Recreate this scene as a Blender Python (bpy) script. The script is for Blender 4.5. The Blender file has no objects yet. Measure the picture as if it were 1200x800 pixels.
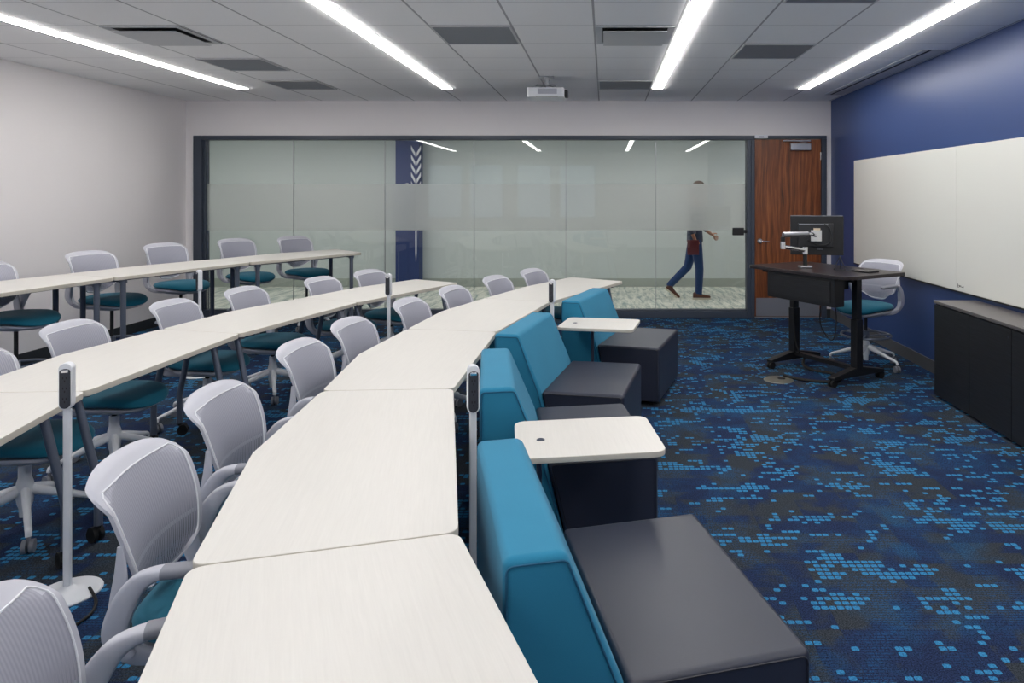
import bpy, bmesh, math, random
from mathutils import Vector, Matrix
random.seed(4)
PI = math.pi
sc = bpy.context.scene
COL = sc.collection
F = 815.0; CX = 709.0; CY = 229.0; EYE = 1.625      # camera: focal length and vanishing point in pixels of 1200x800
D = 9.26                                             # depth of the glass wall
XL, XR = -5.58, 3.01
ZC = 2.886
YN = -1.75                                           # wall behind the camera

# ---------------------------------------------------------------- materials
def lin(c):
    r = []
    for v in c:
        v = v / 255.0
        r.append(v / 12.92 if v <= .04045 else ((v + .055) / 1.055) ** 2.4)
    return (r[0], r[1], r[2], 1.0)

def newmat(name):
    m = bpy.data.materials.new(name); m.use_nodes = True
    nt = m.node_tree; nt.nodes.clear()
    out = nt.nodes.new('ShaderNodeOutputMaterial')
    return m, nt, out

class N:
    """tiny node builder"""
    def __init__(s, nt): s.nt = nt
    def node(s, t, **kw):
        n = s.nt.nodes.new(t)
        for k, v in kw.items(): setattr(n, k, v)
        return n
    def link(s, a, b): s.nt.links.new(a, b)
    def put(s, sock, v):
        if isinstance(v, bpy.types.NodeSocket): s.link(v, sock)
        else: sock.default_value = v
    def math(s, op, a, b=0.0, c=None, clamp=False):
        n = s.node('ShaderNodeMath', operation=op); n.use_clamp = clamp
        s.put(n.inputs[0], a); s.put(n.inputs[1], b)
        if c is not None: s.put(n.inputs[2], c)
        return n.outputs[0]
    def mix(s, f, a, b):
        n = s.node('ShaderNodeMix', data_type='RGBA')
        s.put(n.inputs[0], f); s.put(n.inputs[6], a); s.put(n.inputs[7], b)
        return n.outputs[2]
    def noise(s, vec, scale, detail=2.0, rough=.5, dist=0.0):
        n = s.node('ShaderNodeTexNoise')
        s.put(n.inputs['Vector'], vec); n.inputs['Scale'].default_value = scale
        n.inputs['Detail'].default_value = detail; n.inputs['Roughness'].default_value = rough
        n.inputs['Distortion'].default_value = dist
        return n.outputs[0]
    def coords(s, which='Object'):
        return s.node('ShaderNodeTexCoord').outputs[which]
    def geo(s):
        return s.node('ShaderNodeNewGeometry').outputs['Position']
    def mapping(s, vec, scale=(1, 1, 1), rot=(0, 0, 0)):
        n = s.node('ShaderNodeMapping'); s.put(n.inputs[0], vec)
        n.inputs['Scale'].default_value = scale; n.inputs['Rotation'].default_value = rot
        return n.outputs[0]
    def ramp(s, f, stops):
        n = s.node('ShaderNodeValToRGB'); s.put(n.inputs[0], f)
        e = n.color_ramp.elements
        while len(e) < len(stops): e.new(.5)
        for el, (p, c) in zip(e, stops): el.position = p; el.color = c
        return n.outputs[0]
    def bump(s, h, strength=.2, dist=.002):
        n = s.node('ShaderNodeBump'); n.inputs['Strength'].default_value = strength
        n.inputs['Distance'].default_value = dist; s.put(n.inputs['Height'], h)
        return n.outputs[0]
    def bsdf(s, color, rough=.5, metal=0.0, normal=None, spec=.5, **kw):
        n = s.node('ShaderNodeBsdfPrincipled')
        s.put(n.inputs['Base Color'], color); s.put(n.inputs['Roughness'], rough)
        n.inputs['Metallic'].default_value = metal
        n.inputs['Specular IOR Level'].default_value = spec
        if normal is not None: s.link(normal, n.inputs['Normal'])
        for k, v in kw.items(): s.put(n.inputs[k.replace('_', ' ')], v)
        return n.outputs[0]

def plain(name, rgb, rough=.5, metal=0.0, spec=.5, var=.04, scale=6.0, bumps=0.0, bscale=300, **kw):
    """a procedural paint / plastic / metal: base colour with a slight mottle and an optional fine bump"""
    m, nt, out = newmat(name); n = N(nt)
    c = lin(rgb); v = n.noise(n.coords(), scale, 3)
    dark = tuple(x * (1 - var) for x in c[:3]) + (1,)
    lite = tuple(min(1, x * (1 + var)) for x in c[:3]) + (1,)
    col = n.mix(v, dark, lite)
    nrm = None
    if bumps: nrm = n.bump(n.noise(n.coords(), bscale, 2), bumps, .001)
    n.link(n.bsdf(col, rough, metal, nrm, spec, **kw), out.inputs[0])
    return m

def fabric(name, rgb, rough=.9, weave=900, sheen=.15):
    m, nt, out = newmat(name); n = N(nt); co = n.coords()
    c = lin(rgb)
    w = n.noise(n.mapping(co, (1, 1, .35)), weave, 1)
    big = n.noise(co, 5, 2)
    f = n.math('ADD', n.math('MULTIPLY', w, .6), n.math('MULTIPLY', big, .4))
    col = n.mix(f, tuple(x * .82 for x in c[:3]) + (1,), tuple(min(1, x * 1.18) for x in c[:3]) + (1,))
    n.link(n.bsdf(col, rough, 0, n.bump(w, .25, .0008), .3, Sheen_Weight=sheen), out.inputs[0])
    return m

def emis(name, rgb, strength):
    m, nt, out = newmat(name); n = N(nt)
    e = n.node('ShaderNodeEmission'); e.inputs[0].default_value = lin(rgb); e.inputs[1].default_value = strength
    n.link(e.outputs[0], out.inputs[0]); return m

M = {}
M['wall'] = plain('wall_paint', (233, 229, 230), .85, var=.015, scale=1.2, bumps=.05)
M['blue_wall'] = plain('blue_wall_paint', (50, 72, 122), .38, var=.05, scale=1.4, bumps=.04, bscale=160)
M['ceil'] = None
M['frame'] = plain('dark_frame_paint', (58, 66, 80), .42, var=.03)
M['base'] = plain('dark_vinyl_base', (44, 47, 50), .5, var=.05)
M['base_grey'] = plain('grey_vinyl_base', (84, 84, 86), .5, var=.05)
M['white_plastic'] = plain('white_plastic', (226, 228, 233), .38, var=.015)
M['rim'] = plain('chair_shell_plastic', (184, 185, 195), .45, var=.015)
M['pan'] = plain('seat_pan_plastic', (178, 180, 190), .45, var=.02)
M['pad'] = plain('arm_pad_grey', (126, 128, 138), .55, var=.02)
M['seat'] = fabric('teal_seat_fabric', (12, 98, 122))
M['teal'] = fabric('teal_lounge_fabric', (40, 124, 158), sheen=.1)
M['vinyl'] = plain('dark_grey_upholstery', (43, 47, 62), .42, var=.05, scale=4, bumps=.15, bscale=500)
M['vinyl_seam'] = plain('upholstery_seam', (34, 36, 46), .55)
M['teal_seam'] = plain('teal_seam', (18, 84, 116), .8)
M['leg'] = plain('grey_blue_steel', (112, 119, 134), .32, metal=.55, var=.03)
M['leg_dark'] = plain('dark_blue_steel', (72, 79, 96), .35, metal=.5, var=.03)
M['black'] = plain('black_plastic', (22, 23, 26), .45, var=.05)
M['rubber'] = plain('black_rubber', (16, 16, 18), .7, var=.05)
M['wheel'] = plain('grey_wheel', (120, 122, 130), .4, var=.04)
M['chrome'] = plain('polished_chrome', (225, 225, 228), .12, metal=1.0, var=.01)
M['steel'] = plain('brushed_steel', (176, 178, 184), .35, metal=.9, var=.03)
M['alu'] = plain('satin_aluminium', (165, 165, 170), .3, metal=.8, var=.02)
M['board'] = plain('white_glass_board', (226, 226, 220), .12, var=.006, scale=.8)
M['kick'] = plain('kick_plate_steel', (150, 152, 160), .38, metal=.6, var=.03)
M['desk_black'] = plain('black_powder_coat', (20, 20, 23), .5, var=.06, bumps=.1)
M['door_black'] = None
M['socket'] = plain('charcoal_socket', (46, 49, 58), .5, var=.02)
M['return'] = plain('return_air_grille', (128, 132, 140), .6, var=.03, scale=30)
M['tilewhite'] = plain('diffuser_enamel', (196, 197, 200), .6, var=.015)
M['tbar'] = plain('ceiling_bar', (150, 150, 152), .6)
M['screen'] = plain('dark_screen', (10, 11, 13), .15)
M['red'] = plain('red_button', (190, 30, 30), .4)
M['tan'] = plain('brass_floor_cover', (112, 112, 104), .4, metal=.3)
M['skin'] = plain('skin', (190, 140, 115), .55, var=.05, Subsurface_Weight=.05)
M['hair'] = plain('brown_hair', (58, 42, 32), .7, var=.2, scale=60)
M['shirt'] = fabric('navy_shirt', (52, 62, 84))
M['jeans'] = fabric('denim', (38, 62, 108))
M['shoe'] = plain('brown_leather', (96, 54, 34), .45, var=.12)
M['sole'] = plain('pale_sole', (214, 206, 190), .6)
M['folder'] = plain('maroon_cover', (112, 44, 52), .6)
M['tag'] = plain('off_white_label', (222, 206, 178), .6)
M['lite'] = emis('strip_lens', (255, 252, 248), 13.2)
M['hall_lite'] = emis('hall_lens', (255, 252, 250), 5.0)

def mk_tabletop():
    m, nt, out = newmat('white_ash_laminate'); n = N(nt); co = n.coords()
    g = n.noise(n.mapping(co, (60, 3.2, 3), (0, 0, 0)), 1.6, 4, .6, .2)
    g2 = n.noise(n.mapping(co, (140, 5, 5)), 2.0, 2)
    f = n.math('ADD', n.math('MULTIPLY', g, .6), n.math('MULTIPLY', g2, .4))
    col = n.ramp(f, [(.3, lin((206, 203, 198))), (.7, lin((213, 210, 205)))])
    n.link(n.bsdf(col, .42, 0, n.bump(g2, .04, .0004)), out.inputs[0]); return m
M['top'] = mk_tabletop()
M['edge'] = plain('edge_band', (200, 194, 182), .5, var=.03, scale=20)

def mk_ceiling():
    m, nt, out = newmat('acoustic_tile'); n = N(nt); p = n.geo()
    sep = n.node('ShaderNodeSeparateXYZ'); n.link(p, sep.inputs[0])
    T = .6145
    def line(coord, off, w):
        a = n.math('DIVIDE', n.math('SUBTRACT', coord, off), T)
        fr = n.math('ABSOLUTE', n.math('SUBTRACT', n.math('FRACT', n.math('ADD', a, .5)), .5))
        return n.math('LESS_THAN', fr, w / T / 2)
    lx = line(sep.outputs[0], -.08, .016); ly = line(sep.outputs[1], 8.22, .009)
    l = n.math('MAXIMUM', n.math('MULTIPLY', lx, .9), n.math('MULTIPLY', ly, .6))
    fine = n.noise(p, 180, 2)
    c = n.mix(fine, lin((240, 240, 241)), lin((247, 247, 248)))
    c = n.mix(l, c, lin((165, 165, 168)))
    n.link(n.bsdf(c, .9, 0, n.bump(fine, .1, .001), .2), out.inputs[0]); return m
M['ceil'] = mk_ceiling()

def mk_carpet():
    m, nt, out = newmat('patterned_carpet'); n = N(nt); p = n.geo()
    sep = n.node('ShaderNodeSeparateXYZ'); n.link(p, sep.inputs[0])
    W, H = .0315, .031
    cx = n.math('DIVIDE', sep.outputs[0], W); cy = n.math('DIVIDE', sep.outputs[1], H)
    ix = n.math('FLOOR', cx); iy = n.math('FLOOR', cy)
    fx = n.math('FRACT', cx); fy = n.math('FRACT', cy)
    comb = n.node('ShaderNodeCombineXYZ')
    n.link(n.math('MULTIPLY', ix, W), comb.inputs[0]); n.link(n.math('MULTIPLY', iy, H), comb.inputs[1])
    cell = comb.outputs[0]
    wn = n.node('ShaderNodeTexWhiteNoise', noise_dimensions='2D'); n.link(cell, wn.inputs[0])
    rnd = wn.outputs[0]
    # clumps of bright tufts and chains along the rows and columns
    clump = n.noise(n.mapping(cell, (1.1, 1.9, 1), (0, 0, .3)), 2.3, 3, .66, .2)
    chain = n.noise(n.mapping(cell, (.55, 2.4, 1)), 2.0, 2, .5, .5)
    a = n.math('GREATER_THAN', n.math('ADD', clump, n.math('MULTIPLY', rnd, .03)), .612)
    b = n.math('LESS_THAN', n.math('ABSOLUTE', n.math('SUBTRACT', chain, .47)), .011)
    b2 = n.math('LESS_THAN', n.math('ABSOLUTE', n.math('SUBTRACT', chain, .585)), .009)
    b = n.math('MULTIPLY', n.math('MAXIMUM', b, b2), n.math('GREATER_THAN', rnd, .12))
    c2 = n.math('MULTIPLY', n.math('GREATER_THAN', clump, .52), n.math('GREATER_THAN', rnd, .982))
    on = n.math('MAXIMUM', n.math('MAXIMUM', a, b), c2)
    # each tuft is a rounded little block
    ex = n.math('ABSOLUTE', n.math('SUBTRACT', fx, .5)); ey = n.math('ABSOLUTE', n.math('SUBTRACT', fy, .5))
    jag = n.math('MULTIPLY', n.math('SUBTRACT', n.noise(p, 260, 1), .5), .22)
    r = n.math('ADD', n.math('ADD', n.math('POWER', n.math('MULTIPLY', ex, 2.15), 4.0), n.math('POWER', n.math('MULTIPLY', ey, 2.5), 4.0)), jag)
    tuft = n.math('MULTIPLY', on, n.math('LESS_THAN', r, .72))
    # background: blocks of charcoal, navy and a speckled mid blue
    def block(s1, s2, sc_):
        c = n.node('ShaderNodeCombineXYZ')
        n.link(n.math('MULTIPLY', n.math('FLOOR', n.math('DIVIDE', sep.outputs[0], s1)), s1), c.inputs[0])
        n.link(n.math('MULTIPLY', n.math('FLOOR', n.math('DIVIDE', sep.outputs[1], s2)), s2), c.inputs[1])
        return n.noise(c.outputs[0], sc_, 2, .5)
    soft = n.noise(p, 3.2, 3, .55, .3)
    bl = n.math('ADD', n.math('MULTIPLY', block(.126, .093, 3.0), .55), n.math('MULTIPLY', soft, .45))
    pile = n.noise(p, 420, 2, .7)
    pile2 = n.noise(p, 170, 2, .6)
    grain = n.math('ADD', n.math('MULTIPLY', pile, .5), n.math('MULTIPLY', pile2, .5))
    charcoal = n.ramp(grain, [(.40, lin((4, 7, 12))), (.60, lin((66, 73, 82)))])
    navy = n.ramp(grain, [(.40, lin((5, 10, 28))), (.60, lin((42, 58, 96)))])
    mid = n.ramp(grain, [(.42, lin((10, 20, 40))), (.58, lin((40, 96, 140)))])
    k1 = n.ramp(bl, [(.48, (0, 0, 0, 1)), (.52, (1, 1, 1, 1))])
    soft2 = n.noise(p, 2.3, 3, .6, .5)
    bl2 = n.math('ADD', n.math('MULTIPLY', block(.0945, .155, 4.0), .35), n.math('MULTIPLY', soft2, .65))
    k2 = n.ramp(bl2, [(.53, (0, 0, 0, 1)), (.66, (.6, .6, .6, 1))])
    base = n.mix(k1, charcoal, navy)
    stripe = n.math('LESS_THAN', n.math('FRACT', n.math('MULTIPLY', cy, 2.0)), .55)
    stripe = n.math('MULTIPLY', stripe, n.math('GREATER_THAN', n.noise(n.mapping(p, (1, .35, 1)), 150, 1), .47))
    k3 = n.ramp(n.noise(p, 1.7, 4, .65, .6), [(.47, (0, 0, 0, 1)), (.60, (.75, .75, .75, 1))])
    base = n.mix(n.math('MULTIPLY', stripe, k3), base, lin((30, 78, 122)))
    base = n.mix(k2, base, mid)
    bright = n.ramp(pile2, [(.3, lin((20, 80, 124))), (.7, lin((64, 144, 192)))])
    col = n.mix(tuft, base, bright)
    h = n.math('ADD', n.math('MULTIPLY', pile, .6), n.math('MULTIPLY', tuft, .6))
    n.link(n.bsdf(col, .95, 0, n.bump(h, .35, .004), .15), out.inputs[0]); return m
M['carpet'] = mk_carpet()

def mk_hallfloor():
    m, nt, out = newmat('streaked_hall_floor'); n = N(nt); p = n.geo()
    v = n.mapping(p, (6.5, 1.0, 1), (0, 0, .6))
    g = n.noise(v, 2.2, 5, .65, .6)
    v2 = n.mapping(p, (1.2, 5, 1), (0, 0, -.5)); g2 = n.noise(v2, 2.0, 4, .6, .4)
    c = n.ramp(g, [(.36, lin((146, 164, 160))), (.48, lin((212, 214, 202))), (.62, lin((240, 238, 226)))])
    c = n.mix(n.ramp(g2, [(.55, (0, 0, 0, 1)), (.7, (.6, .6, .6, 1))]), c, lin((120, 150, 152)))
    n.link(n.bsdf(c, .45), out.inputs[0]); return m
M['hallfloor'] = mk_hallfloor()
M['hallwall'] = plain('hall_wall_paint', (206, 213, 212), .85, var=.015, scale=1)

def mk_wood():
    m, nt, out = newmat('walnut_veneer'); n = N(nt); co = n.coords()
    warp = n.noise(n.mapping(co, (1.5, 1, .35)), 2, 3, .5)
    add = n.node('ShaderNodeVectorMath', operation='ADD'); n.link(n.mapping(co, (18, 10, .7)), add.inputs[0])
    cb = n.node('ShaderNodeCombineXYZ'); n.link(n.math('MULTIPLY', warp, 3.5), cb.inputs[0]); n.link(cb.outputs[0], add.inputs[1])
    g = n.noise(add.outputs[0], 1.6, 5, .6)
    fine = n.noise(n.mapping(co, (220, 220, 5)), 1, 2)
    f = n.math('ADD', n.math('MULTIPLY', g, .75), n.math('MULTIPLY', fine, .25))
    c = n.ramp(f, [(.33, lin((62, 32, 15))), (.5, lin((122, 66, 33))), (.68, lin((166, 100, 54)))])
    n.link(n.bsdf(c, .38), out.inputs[0]); return m
M['walnut'] = mk_wood()

def mk_blackwood(name, a, b, rough):
    m, nt, out = newmat(name); n = N(nt); co = n.coords()
    g = n.noise(n.mapping(co, (3, 3, 90)), 1.5, 4, .6)
    c = n.ramp(g, [(.35, lin(a)), (.7, lin(b))])
    n.link(n.bsdf(c, rough, 0, n.bump(g, .15, .0008)), out.inputs[0]); return m
M['door_black'] = mk_blackwood('black_ash_veneer', (12, 12, 15), (32, 33, 38), .5)
def mk_desktop():
    m, nt, out = newmat('dark_espresso_laminate'); n = N(nt); co = n.coords()
    g = n.noise(n.mapping(co, (2.5, 50, 3)), 1.5, 4, .6)
    c = n.ramp(g, [(.35, lin((26, 20, 23))), (.7, lin((46, 38, 40)))])
    n.link(n.bsdf(c, .3), out.inputs[0]); return m
M['desktop'] = mk_desktop()
M['cred_top'] = plain('grey_brown_laminate', (92, 88, 88), .3, var=.05)

def mk_glass():
    m, nt, out = newmat('clear_glass'); n = N(nt)
    t = n.node('ShaderNodeBsdfTransparent'); t.inputs[0].default_value = (.972, .988, .983, 1)
    g = n.node('ShaderNodeBsdfGlossy'); g.inputs['Roughness'].default_value = 0.0
    fr = n.node('ShaderNodeFresnel'); fr.inputs[0].default_value = 1.5
    mx = n.node('ShaderNodeMixShader'); n.link(fr.outputs[0], mx.inputs[0]); n.link(t.outputs[0], mx.inputs[1]); n.link(g.outputs[0], mx.inputs[2])
    n.link(mx.outputs[0], out.inputs[0]); return m
M['glass'] = mk_glass()
def mk_frost():
    m, nt, out = newmat('frosted_film'); n = N(nt)
    t = n.node('ShaderNodeBsdfTranslucent'); t.inputs[0].default_value = (1, 1, 1, 1)
    g = n.node('ShaderNodeBsdfRefraction'); g.inputs['Roughness'].default_value = .42; g.inputs['IOR'].default_value = 1.35
    g.inputs['Color'].default_value = (1, 1, 1, 1)
    d = n.node('ShaderNodeBsdfDiffuse'); d.inputs[0].default_value = (.8, .82, .82, 1)
    mx = n.node('ShaderNodeMixShader'); mx.inputs[0].default_value = .62
    n.link(t.outputs[0], mx.inputs[1]); n.link(g.outputs[0], mx.inputs[2])
    m2 = n.node('ShaderNodeMixShader'); m2.inputs[0].default_value = .08
    n.link(mx.outputs[0], m2.inputs[1]); n.link(d.outputs[0], m2.inputs[2])
    n.link(m2.outputs[0], out.inputs[0]); return m
M['frost'] = mk_frost()

def mk_mesh():
    """chair back panel: knitted plastic, vertical slots that open towards the bottom"""
    m, nt, out = newmat('slotted_back_panel'); n = N(nt)
    uv = n.coords('UV'); sep = n.node('ShaderNodeSeparateXYZ'); n.link(uv, sep.inputs[0])
    u, v = sep.outputs[0], sep.outputs[1]
    s = n.math('SINE', n.math('MULTIPLY', u, 2 * PI * 44))
    row = n.math('FRACT', n.math('MULTIPLY', v, 3.0))
    slot = n.math('MULTIPLY', n.math('GREATER_THAN', s, .25), n.math('GREATER_THAN', row, .10))
    low = n.math('SUBTRACT', 1.0, n.math('DIVIDE', v, .55), clamp=True)
    fac = n.math('MULTIPLY', slot, n.math('MULTIPLY', low, .9), clamp=True)
    groove = n.math('MULTIPLY', n.math('ADD', s, 1.0), .5)
    col = n.mix(groove, lin((150, 151, 164)), lin((164, 165, 178)))
    b = n.bsdf(col, .5, 0, n.bump(groove, .12, .0004))
    t = n.node('ShaderNodeBsdfTransparent')
    mx = n.node('ShaderNodeMixShader'); n.link(fac, mx.inputs[0]); n.link(b, mx.inputs[1]); n.link(t.outputs[0], mx.inputs[2])
    n.link(mx.outputs[0], out.inputs[0]); return m
M['mesh'] = mk_mesh()

def mk_blind():
    m, nt, out = newmat('window_blind_daylight'); n = N(nt)
    sep = n.node('ShaderNodeSeparateXYZ'); n.link(n.geo(), sep.inputs[0])
    s = n.math('FRACT', n.math('MULTIPLY', sep.outputs[2], 20))
    e = n.node('ShaderNodeEmission'); n.link(n.mix(s, lin((160, 182, 205)), lin((196, 212, 228))), e.inputs[0]); e.inputs[1].default_value = .75
    n.link(e.outputs[0], out.inputs[0]); return m
M['blind'] = mk_blind()

# ---------------------------------------------------------------- mesh helpers
def obj(name, bm, m, parent=None, smooth=False, bevel=None, autosmooth=40):
    me = bpy.data.meshes.new(name)
    bmesh.ops.recalc_face_normals(bm, faces=bm.faces)
    bm.to_mesh(me); bm.free()
    mats = m if isinstance(m, (list, tuple)) else [m]
    for k in mats: me.materials.append(k)
    o = bpy.data.objects.new(name, me); COL.objects.link(o)
    if parent is not None: o.parent = parent
    if smooth:
        for p in me.polygons: p.use_smooth = True
        try: me.set_sharp_from_angle(angle=math.radians(autosmooth))
        except Exception: pass
    if bevel:
        b = o.modifiers.new('bevel', 'BEVEL'); b.width = bevel[0]; b.segments = bevel[1]; b.limit_method = 'ANGLE'; b.angle_limit = math.radians(35)
        for p in me.polygons: p.use_smooth = True
        b.harden_normals = False
        w = o.modifiers.new('wn', 'WEIGHTED_NORMAL'); w.keep_sharp = True
    return o

def tag(o, label=None, cat=None, group=None, kind=None):
    if label: o['label'] = label
    if cat: o['category'] = cat
    if group: o['group'] = group
    if kind: o['kind'] = kind
    return o

def thing(name, label, cat, loc=(0, 0, 0), rz=0.0, group=None, kind=None):
    o = bpy.data.objects.new(name, None); COL.objects.link(o); o.empty_display_size = .1
    o.location = loc; o.rotation_euler = (0, 0, rz)
    return tag(o, label, cat, group, kind)

def BM(): return bmesh.new()

def box(bm, x0, x1, y0, y1, z0, z1, mi=0):
    vs = [bm.verts.new(v) for v in ((x0, y0, z0), (x1, y0, z0), (x1, y1, z0), (x0, y1, z0), (x0, y0, z1), (x1, y0, z1), (x1, y1, z1), (x0, y1, z1))]
    for f in ((3, 2, 1, 0), (4, 5, 6, 7), (0, 1, 5, 4), (1, 2, 6, 5), (2, 3, 7, 6), (3, 0, 4, 7)):
        bm.faces.new([vs[i] for i in f]).material_index = mi
    return vs

def prism(bm, pts, z0, z1, mi=0, side=None):
    """vertical prism on a polygon"""
    a = [bm.verts.new((p[0], p[1], z0)) for p in pts]; b = [bm.verts.new((p[0], p[1], z1)) for p in pts]
    n = len(pts)
    bm.faces.new(a[::-1]).material_index = mi; bm.faces.new(b).material_index = mi
    for i in range(n):
        bm.faces.new((a[i], a[(i + 1) % n], b[(i + 1) % n], b[i])).material_index = mi if side is None else side
    return a + b

def profile(bm, pts, y0, y1, mi=0):
    """extrude an (x, z) polygon along y"""
    a = [bm.verts.new((p[0], y0, p[1])) for p in pts]; b = [bm.verts.new((p[0], y1, p[1])) for p in pts]
    n = len(pts)
    bm.faces.new(a).material_index = mi; bm.faces.new(b[::-1]).material_index = mi
    for i in range(n):
        bm.faces.new((a[i], b[i], b[(i + 1) % n], a[(i + 1) % n])).material_index = mi

def cyl(bm, p0, p1, r0, r1=None, n=16, mi=0, caps=True):
    p0 = Vector(p0); p1 = Vector(p1); r1 = r0 if r1 is None else r1
    d = (p1 - p0).normalized(); q = d.to_track_quat('Z', 'Y')
    A = []; B = []
    for i in range(n):
        a = 2 * PI * i / n; v = q @ Vector((math.cos(a), math.sin(a), 0))
        A.append(bm.verts.new(p0 + v * r0)); B.append(bm.verts.new(p1 + v * r1))
    for i in range(n): bm.faces.new((A[i], A[(i + 1) % n], B[(i + 1) % n], B[i])).material_index = mi
    if caps:
        bm.faces.new(A[::-1]).material_index = mi; bm.faces.new(B).material_index = mi

def catmull(pts, k=6):
    P = [Vector(p) for p in pts]; out = []
    for i in range(len(P) - 1):
        p0 = P[max(i - 1, 0)]; p1 = P[i]; p2 = P[i + 1]; p3 = P[min(i + 2, len(P) - 1)]
        for j in range(k):
            t = j / k
            out.append(.5 * ((2 * p1) + (p2 - p0) * t + (2 * p0 - 5 * p1 + 4 * p2 - p3) * t * t + (3 * p1 - p0 - 3 * p2 + p3) * t ** 3))
    out.append(P[-1]); return out

def sweep(bm, pts, rad, n=12, up=(0, 0, 1), smooth=6, closed=False, mi=0, sq=1.0):
    """tube through pts; rad = r or list of (ra, rb) half widths (ra along the side, rb along up), smoothed along"""
    m = len(pts)
    if not isinstance(rad, (list, tuple)): rad = [(rad, rad)] * m
    rad = [(r, r) if not isinstance(r, (list, tuple)) else r for r in rad]
    if smooth:
        path = catmull(pts, smooth); rr = catmull([(a, b, 0) for a, b in rad], smooth)
        rad = [(abs(v.x), abs(v.y)) for v in rr]
    else: path = [Vector(p) for p in pts]
    L = len(path); rings = []; up = Vector(up)
    for i in range(L):
        if closed: t = (path[(i + 1) % L] - path[i - 1])
        else: t = path[min(i + 1, L - 1)] - path[max(i - 1, 0)]
        if t.length < 1e-9: t = Vector((0, 0, 1))
        t.normalize()
        s = t.cross(up)
        if s.length < 1e-4: s = t.cross(Vector((1, 0, 0)))
        s.normalize(); w = s.cross(t).normalized()
        ring = []
        for j in range(n):
            ca, sa = math.cos(2 * PI * j / n), math.sin(2 * PI * j / n)
            ca = math.copysign(abs(ca) ** sq, ca); sa = math.copysign(abs(sa) ** sq, sa)
            ring.append(bm.verts.new(path[i] + s * (rad[i][0] * ca) + w * (rad[i][1] * sa)))
        rings.append(ring)
    for i in range(L if closed else L - 1):
        A = rings[i]; B = rings[(i + 1) % L]
        for j in range(n): bm.faces.new((A[j], A[(j + 1) % n], B[(j + 1) % n], B[j])).material_index = mi
    if not closed:
        bm.faces.new(rings[0][::-1]).material_index = mi; bm.faces.new(rings[-1]).material_index = mi

def lathe(bm, prof, n=32, c=(0, 0), mi=0):
    rings = []
    for r, z in prof:
        if r < 1e-6: rings.append([bm.verts.new((c[0], c[1], z))])
        else: rings.append([bm.verts.new((c[0] + r * math.cos(2 * PI * i / n), c[1] + r * math.sin(2 * PI * i / n), z)) for i in range(n)])
    for A, B in zip(rings, rings[1:]):
        for i in range(n):
            j = (i + 1) % n
            if len(A) == 1 and len(B) == 1: continue
            if len(A) == 1: f = (A[0], B[i], B[j])
            elif len(B) == 1: f = (A[i], A[j], B[0])
            else: f = (A[i], A[j], B[j], B[i])
            bm.faces.new(f).material_index = mi

def roundpoly(pts, r, k=6):
    """round the corners of a polygon; r may be a list"""
    n = len(pts); out = []
    rs = r if isinstance(r, (list, tuple)) else [r] * n
    for i in range(n):
        p = Vector(pts[i][:2]); a = Vector(pts[i - 1][:2]); b = Vector(pts[(i + 1) % n][:2])
        u = (a - p).normalized(); v = (b - p).normalized()
        ang = u.angle(v); t = rs[i] / math.tan(ang / 2)
        t = min(t, (a - p).length * .45, (b - p).length * .45)
        if rs[i] <= 0: out.append((p.x, p.y)); continue
        for j in range(k + 1):
            s = j / k
            q = (p + u * t) * (1 - s) ** 2 + p * 2 * s * (1 - s) + (p + v * t) * s ** 2
            out.append((q.x, q.y))
    return out

def copy_tree(o, parent=None):
    c = o.copy(); COL.objects.link(c)
    if parent is not None: c.parent = parent
    for ch in o.children: copy_tree(ch, c)
    return c

# ---------------------------------------------------------------- the room shell
def slab(name, x0, x1, y0, y1, z0, z1, m, **kw):
    bm = BM(); box(bm, x0, x1, y0, y1, z0, z1)
    return tag(obj(name, bm, m, **kw), kind='structure')

slab('floor', XL - .1, XR + .1, YN - .1, D, -.08, 0, M['carpet'])
slab('ceiling', XL - .1, XR + .1, YN - .1, D, ZC, ZC + .08, M['ceil'])
slab('wall_left', XL - .1, XL, YN - .1, D + .1, 0, ZC, M['wall'])
slab('wall_right', XR, XR + .1, YN - .1, D + .1, 0, ZC, M['blue_wall'])
# back wall: header, left pier, right pier around the glazing and the door
GX0, GX1 = -5.466, 1.92      # glass frame, outer
DX0, DX1 = 1.99, 2.875       # door leaf
bm = BM()
box(bm, XL, XR, D, D + .12, 2.42, ZC); box(bm, XL, GX0, D, D + .12, 0, 2.42); box(bm, 2.943, XR, D, D + .12, 0, 2.42)
tag(obj('wall_back', bm, M['wall']), kind='structure')
# near wall (behind the camera) with four windows
wins = [(-5.2, -4.15), (-4.0, -2.95), (-2.6, -1.55), (-1.35, -.25)]
WZ0, WZ1 = .95, 2.55
bm = BM()
xs = [XL] + [v for w in wins for v in w] + [XR]
for i in range(0, len(xs), 2): box(bm, xs[i], xs[i + 1], YN - .1, YN, 0, ZC)
for a, b in wins:
    box(bm, a, b, YN - .1, YN, 0, WZ0); box(bm, a, b, YN - .1, YN, WZ1, ZC)
tag(obj('wall_near', bm, M['wall']), kind='structure')
for i, (a, b) in enumerate(wins):
    w = thing('window_%d' % (i + 7), None, None, ((a + b) / 2, YN, WZ0), kind='structure')
    h = (b - a) / 2; H = WZ1 - WZ0
    bm = BM()
    box(bm, -h, h, -.05, .03, -.0, .05); box(bm, -h, h, -.05, .03, H - .05, H); box(bm, -h, -h + .05, -.05, .03, .05, H - .05); box(bm, h - .05, h, -.05, .03, .05, H - .05)
    obj('window_frame', bm, M['white_plastic'], w)
    bm = BM(); box(bm, -h + .05, h - .05, -.06, -.045, .05, H - .05); obj('window_blind', bm, M['blind'], w)

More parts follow.
